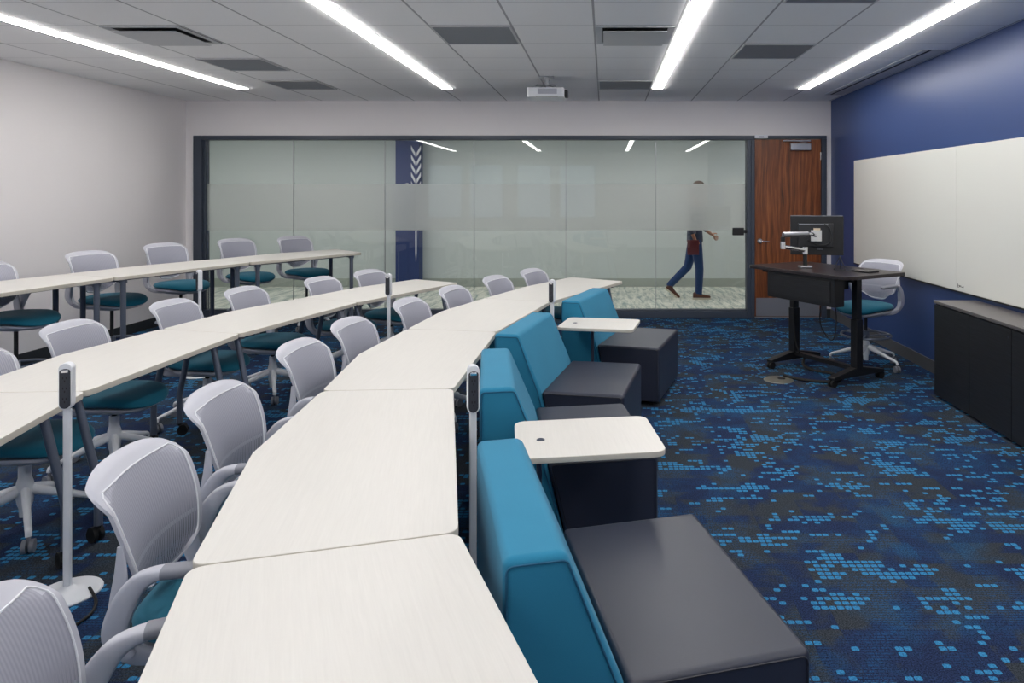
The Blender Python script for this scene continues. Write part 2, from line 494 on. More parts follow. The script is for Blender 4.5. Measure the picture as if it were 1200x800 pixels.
def struct(name, bm, m, **kw): return tag(obj(name, bm, m, **kw), kind='structure')
bm = BM(); box(bm, XL, XL + .012, YN, D, 0, .115); struct('baseboard_left', bm, M['base'])
bm = BM(); box(bm, XR - .012, XR, YN, D, 0, .115); struct('baseboard_right', bm, M['base_grey'])
bm = BM(); box(bm, XL, XR, YN, YN + .012, 0, .115); struct('baseboard_near', bm, M['base'])
bm = BM(); box(bm, 2.943, XR - .012, D - .012, D, 0, .115); box(bm, XL + .012, GX0, D - .012, D, 0, .115); struct('baseboard_back', bm, M['base'])
# dark glazing frame
bm = BM()
for (x0, x1, z0, z1) in ((GX0, -5.35, 0, 2.42), (-5.35, 1.99, 2.365, 2.42), (1.885, 1.94, 0, 2.365), (-5.35, 1.885, 0, .09), (1.94, 1.988, 0, 2.365), (1.988, 2.943, 2.38, 2.42), (2.877, 2.943, 0, 2.38)):
    box(bm, x0, x1, D - .035, D + .11, z0, z1)
box(bm, -5.35, -5.32, D, D + .1, .09, 2.365)
box(bm, -5.35, 1.885, D - .02, D + .1, .09, .105)
struct('trim_1', bm, M['frame'], bevel=(.004, 1))
bm = BM(); box(bm, 1.99, 2.875, D - .035, D + .09, 0, .012); struct('trim_2', bm, M['steel'])

# six glass panes with a frosted band
px = [240, 342.5, 450, 555, 663, 769, 874]
for i in range(6):
    x0 = (px[i] - CX) * D / F + (.0025 if i else .002); x1 = (px[i + 1] - CX) * D / F - (.0025 if i < 5 else .002)
    x0 = max(x0, -5.318)
    g = thing('window_%d' % (i + 1), None, None, ((x0 + x1) / 2, D + .04, .105), kind='structure'); h = (x1 - x0) / 2
    bm = BM(); box(bm, -h, h, -.006, .006, 0, 2.26); obj('glass_pane', bm, M['glass'], g)
    bm = BM(); box(bm, -h, h, .008, .011, 1.055, 1.675); obj('frosted_band', bm, M['frost'], g)
    if i:
        bm = BM(); box(bm, -h - .006, -h, -.009, .009, 0, 2.26); obj('glazing_joint', bm, M['frame'] if False else M['steel'], g)

# wooden door
d = thing('door_1', None, None, (DX0, D, 0), kind='structure')
W = DX1 - DX0
bm = BM(); box(bm, .003, W - .003, .0, .045, .014, 2.372); obj('door_leaf', bm, M['walnut'], d)
bm = BM(); box(bm, .02, W - .02, -.003, .0, .02, .262); obj('kick_plate', bm, M['kick'], d)
bm = BM(); cyl(bm, (.07, 0, 1.02), (.07, -.012, 1.02), .034, n=24); cyl(bm, (.07, -.01, 1.02), (.07, -.055, 1.02), .011)
sweep(bm, [(.07, -.055, 1.02), (.10, -.058, 1.02), (.15, -.056, 1.016), (.185, -.05, 1.012)], [(.009, .011)] * 4, up=(0, 1, 0))
obj('door_handle', bm, M['chrome'], d, smooth=True)
c = bm = BM(); box(bm, .47, .74, -.055, 0, 2.225, 2.315); cl = obj('door_closer', bm, M['steel'], d, bevel=(.006, 2))
bm = BM(); sweep(bm, [(.70, -.03, 2.325), (.55, -.14, 2.335), (.40, -.04, 2.35)], [(.012, .005)] * 3, smooth=0, n=8); box(bm, .38, .74, -.03, 0, 2.345, 2.36)
obj('closer_arm', bm, M['steel'], cl)
for z in (.35, 1.25, 2.15):
    bm = BM(); cyl(bm, (W - .004, -.008, z - .05), (W - .004, -.008, z + .05), .008); obj('hinge', bm, M['steel'], d, smooth=True)

# ---------------------------------------------------------------- hallway behind the glass
HY = 12.4; HX0, HX1 = -8.2, 4.6; HZ = 2.8
slab('floor_hall', HX0, HX1, D, HY, -.08, -.0005, M['hallfloor'])
slab('ceiling_hall', HX0, HX1, D + .12, HY, HZ, HZ + .08, M['tilewhite'])
slab('wall_hall_far', HX0, HX1, HY, HY + .1, 0, HZ, M['hallwall'])
slab('wall_hall_left', HX0 - .1, HX0, D, HY, 0, HZ, M['hallwall'])
slab('wall_hall_right', HX1, HX1 + .1, D, HY, 0, HZ, M['hallwall'])
bm = BM(); box(bm, HX0, XL - .1, D, D + .1, 0, HZ); box(bm, XR + .1, HX1, D, D + .1, 0, HZ); struct('wall_hall_near', bm, M['hallwall'])
bm = BM(); box(bm, HX0, -3.67, HY - .012, HY, 0, .15); box(bm, -3.24, HX1, HY - .012, HY, 0, .15)
struct('baseboard_hall', bm, plain('hall_base', (168, 174, 166), .6))
CO0, CO1 = -3.66, -3.25
slab('wall_hall_column', CO0, CO1, HY - .25, HY - .0, 0, HZ, plain('blue_column_paint', (38, 56, 108), .6, var=.03))
# white arrow graphic on the column: a stack of chevrons, a long stem and a pointed tip
bm = BM(); yy = HY - .2505; xc = -3.30
def poly(bm, pts, y, t=.004):
    a = [bm.verts.new((p[0], y, p[1])) for p in pts]; b = [bm.verts.new((p[0], y - t, p[1])) for p in pts]
    n = len(pts); bm.faces.new(a); bm.faces.new(b[::-1])
    for i in range(n): bm.faces.new((a[i], a[(i + 1) % n], b[(i + 1) % n], b[i]))
xc = (487.5 - CX) * (HY - .25) / F
for k in range(5):
    z = 2.50 - k * .155
    for s in (-1, 1):
        poly(bm, [(xc + s * .012, z - .20), (xc + s * .012, z - .13), (xc + s * .085, z), (xc + s * .085, z - .075)], yy)
poly(bm, [(xc - .012, .62), (xc, .46), (xc + .012, .62), (xc + .012, 1.72), (xc - .012, 1.72)], yy)
ring = [(xc - .155 + .045 * math.cos(a * PI / 8), 1.80 + .045 * math.sin(a * PI / 8)) for a in range(16)]
poly(bm, ring, yy)
tag(obj('wall_graphic', bm, M['white_plastic']), 'white chevron arrow graphic on the blue column in the hallway', 'wall graphic')
# hall lights
for i, x in enumerate((-6.3, -3.9, -1.5, .9, 3.2)):
    t = thing('hall_light', ['flat hallway ceiling light beyond the left end of the glass', 'flat hallway ceiling light near the blue column', 'flat hallway ceiling light over the middle of the glass wall',
                             'flat hallway ceiling light nearest the walking person', 'flat hallway ceiling light behind the wooden door'][i], 'ceiling light', (x, 10.75, HZ), group='hallway ceiling lights')
    bm = BM(); box(bm, -.62, .62, -.32, .32, -.02, 0); obj('light_frame', bm, M['white_plastic'], t)
    bm = BM(); box(bm, -.58, .58, -.28, .28, -.026, -.0205); obj('diffuser', bm, M['hall_lite'], t)

# ---------------------------------------------------------------- ceiling fittings
T = .6145
def cellx(k): return -.08 + k * T
def celly(k): return 8.22 - k * T
SL0, SL1 = -1.1, 8.20
names = ['long linear ceiling light nearest the left wall', 'long linear ceiling light left of the projector', 'long linear ceiling light right of the projector', 'long linear ceiling light nearest the blue wall']
for i, xc in enumerate((-4.26, -1.855, .62, 2.34)):
    t = thing('linear_light', names[i], 'ceiling light', (xc, (SL0 + SL1) / 2, ZC), group='linear ceiling lights')
    L = (SL1 - SL0) / 2
    bm = BM(); box(bm, -.060, -.054, -L, L, -.004, 0); box(bm, .054, .060, -L, L, -.004, 0); box(bm, -.060, .060, -L - .006, -L, -.004, 0); box(bm, -.060, .060, L, L + .006, -.004, 0)
    obj('housing_trim', bm, M['white_plastic'], t)
    bm = BM(); box(bm, -.053, .053, -L, L, -.012, -.001); obj('lens', bm, M['lite'], t)

def grille(kx, ky, label):
    x0, y1 = cellx(kx), celly(ky)
    t = thing('return_grille', label, 'air grille', (x0 + T / 2, y1 - T / 2, ZC), group='grey return air panels')
    h = T / 2 - .014
    bm = BM(); box(bm, -h, h, -h, h, -.008, -.001); obj('panel', bm, M['return'], t)
    bm = BM()
    for s in (-1, 1):
        box(bm, -h - .006, h + .006, s * h - .006, s * h + .006, -.012, -.001); box(bm, s * h - .006, s * h + .006, -h, h, -.012, -.001)
    obj('panel_frame', bm, M['tilewhite'], t)
grille(-2, 4, 'grey ceiling return panel between the projector and the second light strip')
grille(2, 3, 'grey ceiling return panel between the two right light strips')
grille(0, 0, 'small looking grey ceiling return panel just right of the projector')
grille(-6, 2, 'grey ceiling return panel behind the left square diffuser')
grille(-6, 0, 'grey ceiling return panel on the left closest to the glass wall')
grille(2, 6, 'grey ceiling return panel cut by the top edge near the right strip')

def diffuser(kx, ky, label):
    x0, y1 = cellx(kx), celly(ky)
    t = thing('ceiling_diffuser', label, 'air diffuser', (x0 + T / 2, y1 - T / 2, ZC), group='square ceiling diffusers')
    h = T / 2 - .012
    bm = BM(); box(bm, -h, h, -h, h, -.004, -.001); obj('throat', bm, M['rubber'], t)
    bm = BM()
    for a in range(4):     # sloped collar
        c, s = math.cos(a * PI / 2), math.sin(a * PI / 2)
        def R(x, y, z): return bm.verts.new((c * x - s * y, s * x + c * y, z))
        o0 = R(-h, -h, -.004); o1 = R(h, -h, -.004); i0 = R(-h + .05, -h + .05, -.006); i1 = R(h - .05, -h + .05, -.006); j0 = R(-h, -h, -.012); j1 = R(h, -h, -.012)
        bm.faces.new((j0, j1, i1, i0)); bm.faces.new((o0, o1, j1, j0))
    obj('collar', bm, M['tilewhite'], t)
    q = h - .055
    bm = BM(); box(bm, -q, q, -q, q, -.036, -.028); obj('face_plate', bm, M['tilewhite'], t)
    bm = BM(); cyl(bm, (0, 0, -.028), (0, 0, -.004), .03); obj('plate_hanger', bm, M['steel'], t)
diffuser(0, 4, 'square ceiling diffuser with dark slot right of the projector')
diffuser(-6, 4, 'square ceiling diffuser with dark slot near the left wall')
# linear slot diffuser
t = thing('slot_diffuser', 'long narrow slot air diffuser beside the blue wall', 'air diffuser', (2.83, 7.35, ZC))
bm = BM(); box(bm, -.085, -.03, -1.35, 1.35, -.006, -.001); box(bm, .005, .13, -1.35, 1.35, -.006, -.001); box(bm, -.03, .005, 1.33, 1.35, -.006, -.001); box(bm, -.03, .005, -1.35, -1.33, -.006, -.001); obj('slot_frame', bm, M['tilewhite'], t)
bm = BM(); box(bm, -.03, .005, -1.33, 1.33, -.003, -.001); obj('slot', bm, M['rubber'], t)

# projector
t = thing('projector', 'white projector hanging from the ceiling in front of the glass', 'projector', (-.62, 7.4, ZC))
bm = BM(); prism(bm, roundpoly([(-.195, -.17), (.195, -.17), (.195, .17), (-.195, .17)], .03), -.235, -.135); obj('projector_body', bm, M['white_plastic'], t, bevel=(.008, 2))
bm = BM(); box(bm, .196, .232, -.14, -.04, -.232, -.16); obj('lens_block', bm, M['black'], t, bevel=(.004, 1))
bm = BM(); box(bm, -.08, .12, -.174, -.169, -.205, -.15)
for k in range(6): box(bm, -.075, .115, -.178, -.172, -.2 + k * .009, -.197 + k * .009)
obj('vent_grille', bm, M['pan'], t)
bm = BM(); cyl(bm, (0, 0, -.08), (0, 0, -.04), .02); box(bm, -.08, .08, -.05, .05, -.012, -.001); cyl(bm, (0, 0, -.04), (0, 0, -.01), .035); box(bm, -.11, .11, -.012, .012, -.09, -.08)
for s in (-1, 1):
    for q in (-1, 1): sweep(bm, [(0, 0, -.085), (s * .09, q * .09, -.1), (s * .12, q * .11, -.135)], .006, smooth=0, n=6)
obj('ceiling_mount', bm, M['steel'], t)
bm = BM(); box(bm, -.1, .13, -.172, -.1705, -.236, -.232); obj('trim_stripe', bm, M['tan'], t)

# small fittings on the back wall
t = thing('occupancy_sensor', 'small white sensor box on the frame above the door', 'sensor', (2.07, D - .035, 2.39))
bm = BM(); box(bm, -.085, .085, -.03, 0, -.01, .035); obj('sensor_housing', bm, M['white_plastic'], t, bevel=(.006, 2))
bm = BM(); box(bm, -.03, .03, -.034, -.029, -.002, .02); obj('sensor_lens', bm, M['pan'], t)
t = thing('glass_door_lock', 'black lock box on the glass left of the wooden door', 'lock', (1.80, D + .03, 1.145))
bm = BM(); box(bm, -.10, .05, -.04, .0, -.05, .05); obj('lock_case', bm, M['black'], t, bevel=(.006, 2))
bm = BM(); cyl(bm, (.05, -.03, 0), (.10, -.03, 0), .022); cyl(bm, (.088, -.03, 0), (.10, -.03, 0), .036); obj('lock_bolt', bm, M['black'], t, smooth=True)

# whiteboards on the blue wall
yb = [8.34, 5.91, 3.48, 1.05]
lb = ['white glass writing board, far panel behind the desk stool', 'white glass writing board, middle panel above the black credenza', 'white glass writing board, near panel running out of the right edge']
for i in range(3):
    t = thing('whiteboard', lb[i], 'whiteboard', (XR - .003, (yb[i] + yb[i + 1]) / 2, .82), group='white boards on the blue wall')
    h = (yb[i] - yb[i + 1]) / 2 - .0015
    bm = BM(); box(bm, -.022, -.014, -h, h, 0, 1.222); obj('board_panel', bm, M['board'], t, bevel=(.001, 1))
    bm = BM(); box(bm, -.014, 0, -h + .05, h - .05, .04, 1.18); obj('board_backing', bm, M['black'], t)
    bm = BM(); box(bm, -.026, -.002, -h, h, -.012, -.001); obj('board_ledge', bm, M['black'], t)
    if i == 1:    # tiny maker's mark near the bottom corner
        bm = BM()
        y0 = (5.91 - 5.78 ) ; yy = h - .02
        for k, (a, b, c, e) in enumerate(((0, .006, .0, .032), (.006, .02, .0, .006), (.006, .02, .014, .02), (.028, .046, .006, .02), (.052, .058, .006, .02), (.064, .08, .006, .012), (.086, .1, .006, .02))):
            box(bm, -.0226, -.0219, yy - b, yy - a, .03 + c, .03 + e)
        obj('maker_mark', bm, M['black'], t)

# ---------------------------------------------------------------- classroom tables
def leg_bent(parent, top, knee, foot_z, m, caster=True):
    """slanted tube from under the top to a knee, then straight down to a caster"""
    bm = BM()
    kx, ky, kz = knee
    sweep(bm, [top, tuple(Vector(top).lerp(Vector(knee), .5)), (kx + (top[0] - kx) * .08, ky + (top[1] - ky) * .08, kz + .04), (kx, ky, kz - .02), (kx, ky, foot_z + .10)], .0185, n=14, up=(0, 1, 0) if abs(top[0] - kx) > abs(top[1] - ky) else (1, 0, 0), smooth=4)
    l = obj('leg', bm, m, parent, smooth=True)
    bm = BM()
    a = random.uniform(0, PI)
    cx, cy = kx + .02 * math.cos(a), ky + .02 * math.sin(a)
    s, c = math.sin(a), math.cos(a)
    cyl(bm, (kx, ky, .065), (kx, ky, foot_z + .11), .012, n=8)
    for q in (-1, 1):
        cyl(bm, (cx - s * q * .006, cy + c * q * .006, .032), (cx - s * q * .024, cy + c * q * .024, .032), .032, n=18)
    cyl(bm, (cx - s * .024, cy + c * .024, .045), (cx + s * .024, cy - c * .024, .045), .026, n=14)
    obj('caster', bm, M['rubber'], l, smooth=True)
    return l

def leg_straight(parent, x, y, z, m):
    bm = BM(); cyl(bm, (x, y, .03), (x, y, z), .021, n=18); cyl(bm, (x, y, z - .03), (x, y, z), .03, n=18)
    l = obj('leg', bm, m, parent, smooth=True)
    bm = BM(); cyl(bm, (x, y, .0), (x, y, .03), .026, .016, n=16); obj('foot_glide', bm, M['rubber'], l, smooth=True)
    return l

def table(P0, P1, Q0, Q1, M_, z, label, group, style):
    """P = corners of the straight (inner) edge, Q = of the bent (outer) edge, M_ = its apex"""
    P0, P1, Q0, Q1, M_ = [Vector(v) for v in (P0, P1, Q0, Q1, M_)]
    c = (P0 + P1 + Q0 + Q1) / 4
    d = (P1 - P0).normalized()
    rz = math.atan2(d.y, d.x) - PI / 2
    t = thing('classroom_table' if style == 'bent' else 'standing_height_table', label, 'table', (c.x, c.y, 0), rz, group)
    Rm = Matrix.Rotation(-rz, 2)
    L = [Rm @ (v - c) for v in (P0, P1, Q1, M_, Q0)]
    # pull the two ends in a hair so neighbours do not touch
    g = .0025
    for i, s in ((0, 1), (1, -1), (2, -1), (4, 1)): L[i] = Vector((L[i].x, L[i].y + s * g))
    pts = roundpoly([tuple(v) for v in L], [.045, .045, .045, .09, .045], 6)
    bm = BM(); prism(bm, pts, z - .029, z, 0, 1)
    obj('tabletop', bm, [M['top'], M['edge']], t, bevel=(.003, 2))
    # under-frame
    p0, p1, q1, mm, q0 = L
    zt = z - .03
    m = M['leg'] if style == 'bent' else M['leg']
    bm = BM(); ends = []
    for a, b, s in ((p0, q0, 1), (p1, q1, -1)):
        i1 = Vector((a.x, a.y + s * .115)); i2 = Vector((b.x, b.y + s * .115)); ends.append((i1, i2))
        w = (i2 - i1).normalized()
        u, v = i1 + w * .07, i2 - w * .07
        sweep(bm, [(u.x, u.y, zt - .016), (v.x, v.y, zt - .016)], [(.02, .014)] * 2, smooth=0, n=4)
    (a1, a2), (b1, b2) = ends
    for f in (.3, .7):
        u = a1.lerp(a2, f); v = b1.lerp(b2, f)
        sweep(bm, [(u.x, u.y, zt - .016), (v.x, v.y, zt - .016)], [(.016, .012)] * 2, smooth=0, n=4)
    obj('under_frame', bm, M['leg_dark'], t)
    for i1, i2 in ends:
        w = (i2 - i1).normalized()
        if style == 'bent':
            for a, s in ((i1, 1), (i2, -1)):
                top = a + w * s * .135; kn = a + w * s * .03
                leg_bent(t, (top.x, top.y, zt - .005), (kn.x, kn.y, .27), -.02, M['leg'])
        else:
            for a, s in ((i1, 1), (i2, -1)):
                q = a + w * s * .07
                leg_straight(t, q.x, q.y, zt - .002, M['leg'] if s > 0 else M['leg_dark'])
    return t

def apex(Q0, Q1, b):
    Q0, Q1 = Vector(Q0), Vector(Q1); d = (Q1 - Q0).normalized()
    return (Q0 + Q1) / 2 + Vector((-d.y, d.x)) * b

R1P = [(.19, .60), (-.385, 1.83), (-.695, 3.19), (-.705, 4.52), (-.46, 5.80), (.19, 7.19)]
R1Q = [(-.355, .345), (-.995, 1.66), (-1.285, 3.155), (-1.315, 4.62), (-1.04, 6.01), (-.37, 7.54)]
labs = ['white table nearest the camera, first of the front row', 'white front row table second from the camera, beside the nearest lounge seats',
        'white table at the middle of the front row, behind the second and third lounge seats', 'white front row table with the small far socket post at its right edge',
        'white table at the far end of the front row, closest to the glass wall']
for i in range(5):
    table(R1P[i], R1P[i + 1], R1Q[i], R1Q[i + 1], apex(R1Q[i], R1Q[i + 1], .075 if i < 4 else .06), .74, labs[i], 'tables of the front row', 'bent')
R2P = [(-2.03, 1.82), (-2.35, 3.15), (-2.34, 4.46), (-2.05, 5.77), (-1.49, 7.06)]
R2Q = [(-2.60, 1.60), (-2.945, 3.12), (-2.945, 4.62), (-2.62, 6.03), (-2.0, 7.36)]
labs = ['white table of the middle row cut by the left edge, nearest the camera', 'white table in the middle row directly beyond the large white socket post',
        'white table in the middle row between the second and third pair of chairs', 'white table at the far end of the middle row, socket post at its right']
for i in range(4):
    table(R2P[i], R2P[i + 1], R2Q[i], R2Q[i + 1], apex(R2Q[i], R2Q[i + 1], .08), .74, labs[i], 'tables of the middle row', 'bent')
Z3 = .955
R3P = [(-4.22, 4.32), (-4.01, 5.69), (-3.56, 6.98), (-2.86, 8.19)]
R3Q = [(-4.86, 4.48), (-4.62, 5.93), (-4.10, 7.38), (-3.36, 8.70)]
labs = ['tall white table cut by the left edge in the back row', 'tall white table in the middle of the back row along the left wall', 'tall white table at the far end of the back row near the glass']
for i in range(3):
    table(R3P[i], R3P[i + 1], R3Q[i], R3Q[i + 1], apex(R3Q[i], R3Q[i + 1], .08), Z3, labs[i], 'tall tables of the back row', 'straight')

# ---------------------------------------------------------------- swivel chairs
def back_point(u, v):
    """u -1..1 across, v 0..1 up -> local point (x forward, y left, z up) for a seat at .46"""
    hw = .158 + .072 * math.sin(min(1, v / .7) * PI / 2) ** .9
    t = max(0, (v - .80) / .20)
    hw *= (1 - .13 * t ** 3.0)
    b = max(0, (.22 - v) / .22); hw *= (1 - .22 * b ** 2)
    y = u * hw
    au = abs(u)
    z = .487 + .372 * v - .024 * au ** 4 * t + .055 * au ** 3 * b
    x = -.200 + .022 * math.sin(v * PI * .9) - .085 * v ** 1.3
    x += .048 * u * u * (1 - .25 * v)
    st = .93 - .14 * au ** 6
    f = max(0, (v - st) / (1 - st))
    x -= .036 * f ** 1.2; z += .010 * f
    return Vector((x, y, z))

def build_chair(name, dz, ring, label, group):
    t = thing(name, label, 'chair', group=group)
    Z = Vector((0, 0, dz))
    NU, NV = 26, 30
    u0, u1, v0, v1 = 1, 25, 1, 28
    def grid(cond, th, uvmap=False):
        bm = BM(); uvl = bm.loops.layers.uv.new('UVMap') if uvmap else None
        V = {}
        def vert(i, j, k):
            if (i, j, k) not in V:
                u = -1 + 2 * i / NU; v = j / NV
                V[(i, j, k)] = bm.verts.new(back_point(u, v) + Z + Vector((-th if k else 0, 0, 0)))
            return V[(i, j, k)]
        cells = [(i, j) for i in range(NU) for j in range(NV) if cond(i, j)]; S = set(cells)
        for i, j in cells:
            for k in (0, 1):
                idx = [(i, j), (i + 1, j), (i + 1, j + 1), (i, j + 1)]
                f = bm.faces.new([vert(a, b, k) for a, b in (idx if k == 0 else idx[::-1])])
                if uvmap:
                    for lp, (a, b) in zip(f.loops, idx if k == 0 else idx[::-1]): lp[uvl].uv = (a / NU, b / NV)
            for (di, dj, a, b) in ((-1, 0, (i, j), (i, j + 1)), (1, 0, (i + 1, j), (i + 1, j + 1)), (0, -1, (i, j), (i + 1, j)), (0, 1, (i, j + 1), (i + 1, j + 1))):
                if (i + di, j + dj) not in S:
                    f = bm.faces.new((vert(*a, 0), vert(*b, 0), vert(*b, 1), vert(*a, 1)))
        return bm
    def inner(i, j):
        if not (u0 <= i < u1 and v0 <= j < v1): return False
        return not ((i in (u0, u1 - 1)) and j in (v1 - 1, v1 - 2))
    b = obj('backrest', grid(lambda i, j: not inner(i, j), .011), M['rim'], t, smooth=True, autosmooth=60)
    obj('back_panel', grid(inner, .004, True), M['mesh'], b, smooth=True, autosmooth=60)
    # raised bead round the panel
    path = []
    for i in range(u0 + 1, u1 - 0): path.append((i, v1))
    path = [(u0, j) for j in range(v0, v1 - 1)] + [(u0 + .3, v1 - .7), (u0 + 1, v1)] + [(i, v1) for i in range(u0 + 2, u1 - 1)] + [(u1 - 1, v1)] + [(u1 - .3, v1 - .7)] + [(u1, j) for j in range(v1 - 2, v0 - 1, -1)] + [(i, v0) for i in range(u1 - 1, u0, -1)]
    bm = BM(); sweep(bm, [back_point(-1 + 2 * i / NU, j / NV) + Z + Vector((.001, 0, 0)) for i, j in path], .0026, n=6, up=(1, 0, 0), smooth=0, closed=True)
    obj('panel_bead', bm, M['white_plastic'], b, smooth=True)
    # seat cushion
    bm = BM(); n = 40; rings = []
    def outline(a, s):
        c, q = math.cos(a), math.sin(a); e = 2 / 2.7
        x = abs(c) ** e * (1 if c > 0 else -1) * .245 * s + .015; y = abs(q) ** e * (1 if q > 0 else -1) * (.235 + .008 * c) * s
        return x, y
    prof = [(0, .468), (.35, .467), (.65, .466), (.85, .461), (.95, .450), (1.0, .434), (.99, .420), (.9, .409), (0, .407)]
    for s, z in prof:
        ring_ = []
        for k in range(n if s else 1):
            x, y = outline(2 * PI * k / n, s)
            zz = z - .034 * max(0, (x - .07) / .18) ** 2 + .010 * (y / .23) ** 2 + .012 * max(0, (-x - .05) / .18) ** 2
            ring_.append(bm.verts.new((x, y, zz + dz)))
        rings.append(ring_)
    for A, B in zip(rings, rings[1:]):
        for k in range(n):
            j = (k + 1) % n
            if len(A) == 1: bm.faces.new((A[0], B[k], B[j]))
            elif len(B) == 1: bm.faces.new((A[k], A[j], B[0]))
            else: bm.faces.new((A[k], A[j], B[j], B[k]))
    obj('seat_cushion', bm, M['seat'], t, smooth=True, autosmooth=70)
    # pan below it
    bm = BM(); rings = []
    for s, z in ((.0, .408), (.93, .410), (.94, .398), (.84, .376), (.5, .350), (.2, .335), (0, .335)):
        ring_ = []
        for k in range(n if s else 1):
            x, y = outline(2 * PI * k / n, s)
            zz = z - .030 * max(0, (x - .07) / .18) ** 2 + .012 * max(0, (-x - .05) / .18) ** 2
            ring_.append(bm.verts.new((x - .012, y, zz + dz)))
        rings.append(ring_)
    for A, B in zip(rings, rings[1:]):
        for k in range(n):
            j = (k + 1) % n
            if len(A) == 1: bm.faces.new((A[0], B[k], B[j]))
            elif len(B) == 1: bm.faces.new((A[k], A[j], B[0]))
            else: bm.faces.new((A[k], A[j], B[j], B[k]))
    obj('seat_pan', bm, M['pan'], t, smooth=True, autosmooth=60)
    for s in (-1, 1):
        bm = BM()
        sweep(bm, [Vector(p) + Z for p in ((-.02, s * .13, .375), (-.10, s * .19, .385), (-.165, s * .222, .415), (-.196, s * .227, .48), (-.196, s * .222, .56), (-.190, s * .225, .63), (-.190, s * .225, .70))],
              [(.012, .016), (.018, .014), (.026, .012), (.028, .009), (.022, .008), (.015, .007), (.008, .005)], n=16, up=(0, s, 0), sq=.6)
        obj('side_frame', bm, M['rim'], t, smooth=True)
        bm = BM()
        sweep(bm, [Vector(p) + Z for p in ((-.165, s * .234, .415), (-.192, s * .250, .475), (-.170, s * .262, .555), (-.130, s * .268, .618), (-.090, s * .272, .643), (-.05, s * .273, .650))],
              [(.018, .012), (.030, .012), (.031, .013), (.026, .016), (.018, .021), (.013, .024)], n=16, up=(0, s, 0), sq=.6)
        ar = obj('armrest', bm, M['rim'], t, smooth=True)
        bm = BM()
        sweep(bm, [Vector(p) + Z for p in ((-.065, s * .274, .650), (.03, s * .274, .651), (.12, s * .272, .648), (.145, s * .270, .645))],
              [(.0155, .0255), (.0155, .028), (.014, .027), (.007, .016)], n=16, up=(0, s, 0), sq=.7)
        obj('arm_pad', bm, M['pad'], ar, smooth=True)
    bm = BM(); cyl(bm, (0, 0, .215), (0, 0, .35 + dz), .0145, n=16); obj('gas_lift', bm, M['black'], t, smooth=True)
    # five star base
    bm = BM(); lathe(bm, [(0, .06), (.022, .06), (.024, .10), (.032, .125), (.038, .19), (.034, .225), (.027, .25), (.026, .31), (0, .31)], 20)
    for k in range(5):
        a = 2 * PI * k / 5 + .35; c, s_ = math.cos(a), math.sin(a)
        sweep(bm, [(c * r, s_ * r, z) for r, z in ((.02, .190), (.12, .160), (.24, .122), (.305, .102), (.318, .092), (.322, .075))],
              [(.019, .024), (.017, .020), (.015, .014), (.014, .012), (.013, .011), (.013, .010)], n=10, smooth=3)
    st = obj('star_base', bm, M['white_plastic'], t, smooth=True)
    for k in range(5):
        a = 2 * PI * k / 5 + .35; c, s_ = math.cos(a), math.sin(a)
        bm = BM(); x, y = c * .318, s_ * .318; b_ = a + 1.1 * k
        dx, dy = math.cos(b_), math.sin(b_)
        for q in (-1, 1): cyl(bm, (x + dx * q * .006, y + dy * q * .006, .030), (x + dx * q * .023, y + dy * q * .023, .030), .030, n=16)
        cyl(bm, (x, y, .03), (x, y, .09), .009, n=8)
        obj('caster', bm, M['wheel'], st, smooth=True)
    if ring:
        bm = BM(); R = .225; zr = .30
        sweep(bm, [(R * math.cos(2 * PI * k / 36), R * math.sin(2 * PI * k / 36), zr) for k in range(36)], .0105, n=8, smooth=0, closed=True)
        for k in range(3):
            a = 2 * PI * k / 3 + .5; sweep(bm, [(.02 * math.cos(a), .02 * math.sin(a), zr - .01), (.225 * math.cos(a), .225 * math.sin(a), zr)], .008, smooth=0, n=8)
        cyl(bm, (0, 0, zr - .04), (0, 0, zr + .04), .03, n=18)
        obj('foot_ring', bm, M['leg'], t, smooth=True)
    return t

def put(o, bx, by, ang, label, off=.285):
    """place a chair so that the middle of its back top is at (bx, by); ang = facing in degrees from +x"""
    a = math.radians(ang)
    o.location = (bx + off * math.cos(a), by + off * math.sin(a), 0); o.rotation_euler = (0, 0, a)
    o['label'] = label
    return o

P1 = build_chair('swivel_chair', 0.0, False, 'x', 'swivel chairs of the front row')
front = [(-1.14, 1.225, 20, 'pale grey swivel chair cut by the bottom left corner'),
         (-1.405, 2.04, 9, 'pale grey swivel chair second from the camera, arms against the nearest tables'),
         (-1.55, 2.74, 4, 'pale grey swivel chair third from the camera in the front row'),
         (-1.60, 3.60, -2, 'pale grey swivel chair at the third front table, below the middle row joint'),
         (-1.58, 4.26, -6, 'pale grey swivel chair of the front row just left of the thin white socket post'),
         (-1.46, 5.10, -10, 'pale grey swivel chair of the front row just right of the thin white socket post'),
         (-1.29, 5.80, -14, 'pale grey swivel chair of the front row facing the end of the middle row tables'),
         (-1.05, 6.55, -20, 'pale grey swivel chair, second from the far end of the front row'),
         (-.77, 7.18, -24, 'pale grey swivel chair at the far end of the front row')]
for i, (x, y, a, l) in enumerate(front):
    put(P1 if i == 0 else copy_tree(P1), x, y, a, l)
mid = [(-3.12, 3.38, 4, 'grey swivel chair at the left edge of the picture, first of the middle row'),
       (-3.22, 4.16, 0, 'grey swivel chair behind the large socket post in the middle row'),
       (-3.15, 5.03, -4, 'grey swivel chair third along the middle row, before the blue wall base'),
       (-3.00, 5.74, -10, 'grey swivel chair in the centre of the middle row beside the table joint'),
       (-2.66, 6.46, -15, 'grey swivel chair second from the far end of the middle row'),
       (-2.42, 7.08, -20, 'grey swivel chair at the far end of the middle row by the glass')]
for x, y, a, l in mid:
    c = copy_tree(P1); put(c, x, y, a, l); c['group'] = 'swivel chairs of the middle row'
P2 = build_chair('drafting_stool', .245, True, 'x', 'tall stools of the back row')
